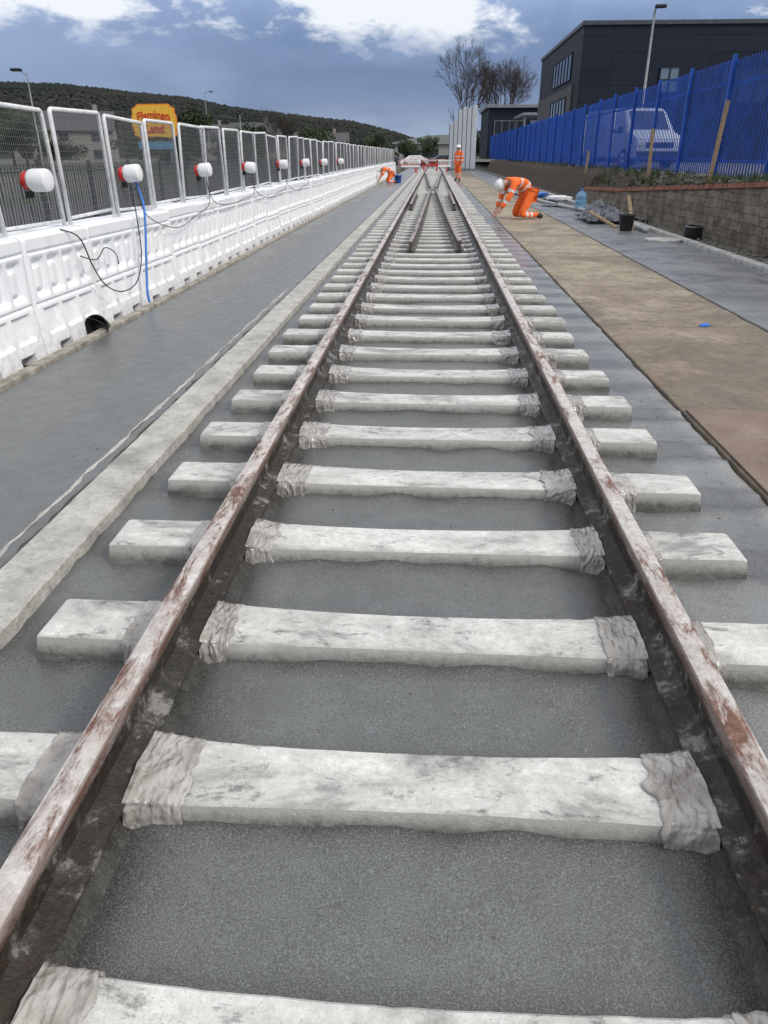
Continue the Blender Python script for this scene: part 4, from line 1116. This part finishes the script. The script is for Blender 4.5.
def leaf_tree(seed,h,r):
    rnd=random.Random(seed); root=empty('bushy_tree')
    mb=MB(); mb.tube([(0,0,0),(.05,0,h*.3),(0,.05,h*.7)],[h*.03,h*.025,h*.01],7); 
    for i in range(5):
        a=i*1.3; mb.tube([(0,0,h*.3),(math.cos(a)*r*.6,math.sin(a)*r*.6,h*.6)],[h*.014,h*.005],5)
    mb.obj('trunk',[M_bark],root)
    vs=[];fs=[]
    cl=[(Vector((rnd.gauss(0,.45)*r,rnd.gauss(0,.45)*r,h*rnd.uniform(.3,.95))),rnd.uniform(.25,.5)*r) for _ in range(22)]
    for c_,cr_ in cl:
        for _ in range(150):
            d=Vector((rnd.gauss(0,1),rnd.gauss(0,1),rnd.gauss(0,.8))).normalized()*cr_*rnd.uniform(.6,1.05); p=c_+d
            a=Vector((rnd.uniform(-1,1),rnd.uniform(-1,1),rnd.uniform(-1,1))).normalized(); b=a.orthogonal().normalized(); s=rnd.uniform(.08,.2)
            n=len(vs); vs+=[p+a*s,p+b*s,p-a*s,p-b*s]; fs.append((n,n+1,n+2,n+3))
    mesh_obj('crown',vs,fs,[M_leaf],root); return root
T0=leaf_tree(1,6.5,3.0); T1=leaf_tree(2,5,3.2)
pos=[(-32,105,1.),(-40,112,.8),(-27,128,.9),(-58,110,1.2),(-20,140,.9),(-15,150,.8),(-66,118,1.3),(-75,125,1.3),(-50,98,.9),(-33,140,1.0),(-11,158,.8),(-42,90,.7),(6.5,150,1.0),(-24,100,.6),(-18,72,.45),(-24,78,.5),(-21,66,.4),(-6,178,.8),(-1,182,.7)]
for i,(x,y,s) in enumerate(pos):
    src=(T0,T1)[i%2]
    q=src if i<2 else copy_tree(src)
    q.location=(x,y,-.1); q.scale=(s,s,s*random.uniform(.8,1.1)); q.rotation_euler=(0,0,random.uniform(0,6))
    tag(q,'dark green bushy tree below the wooded hill','tree','bushy trees below the hill')

# ------------------------------------------------------------------ hill
ridge=[(-700,48),(-400,44),(-261,41.5),(-225,41),(-195,37.5),(-147,33),(-123,28),(-81,23.5),(-51,20.5),(-24,14.5),(-12,11.5),(6,9.5),(39,7),(99,5),(300,4)]
def rh(x):
    for (a,ha),(b,hb) in zip(ridge[:-1],ridge[1:]):
        if a<=x<=b: return lerp(ha,hb,(x-a)/(b-a))
    return 4
vs=[];fs=[];nx=200;ny=24
def hz(x,y):
    u=(y-330)/170.
    base=rh(x*500/max(y,330) if y<500 else x)
    if y<500: z=base*max(0,u)**.8
    else: z=base*(1-.3*(y-500)/200)
    return z-.5+noise.noise(Vector((x*.02,y*.02,0)))*1.5*min(1,max(0,u)*2)-1.5
for j in range(ny+1):
    y=330+370*j/ny
    for i in range(nx+1):
        x=-700+1000*i/nx; vs.append((x,y,hz(x,y)))
for j in range(ny):
    for i in range(nx): a=j*(nx+1)+i; fs.append((a,a+1,a+nx+2,a+nx+1))
struct(mesh_obj('hill',vs,fs,[M_hill],smooth=True))
vs=[];fs=[];rnd=random.Random(4)
for k in range(15000):
    y=rnd.uniform(340,512); x=rnd.uniform(-330,60) if k%5 else rnd.uniform(60,200)
    if k<6000: y=rnd.uniform(478,505)
    z=hz(x,y); s=rnd.uniform(.7,1.5)*(.8 if x>-20 else 1); n=len(vs)
    for v in iv1:
        f_=rnd.uniform(.6,1.35)
        vs.append((x+v.x*s*f_,y+v.y*s*f_,z+s*.2+v.z*s*f_))
    fs+=[tuple(i+n for i in f) for f in bf1]
o=mesh_obj('woodland',vs,fs,[M_hill]); o["kind"]="stuff"; tag(o,'dark bare and evergreen woodland covering the hillside','woodland')
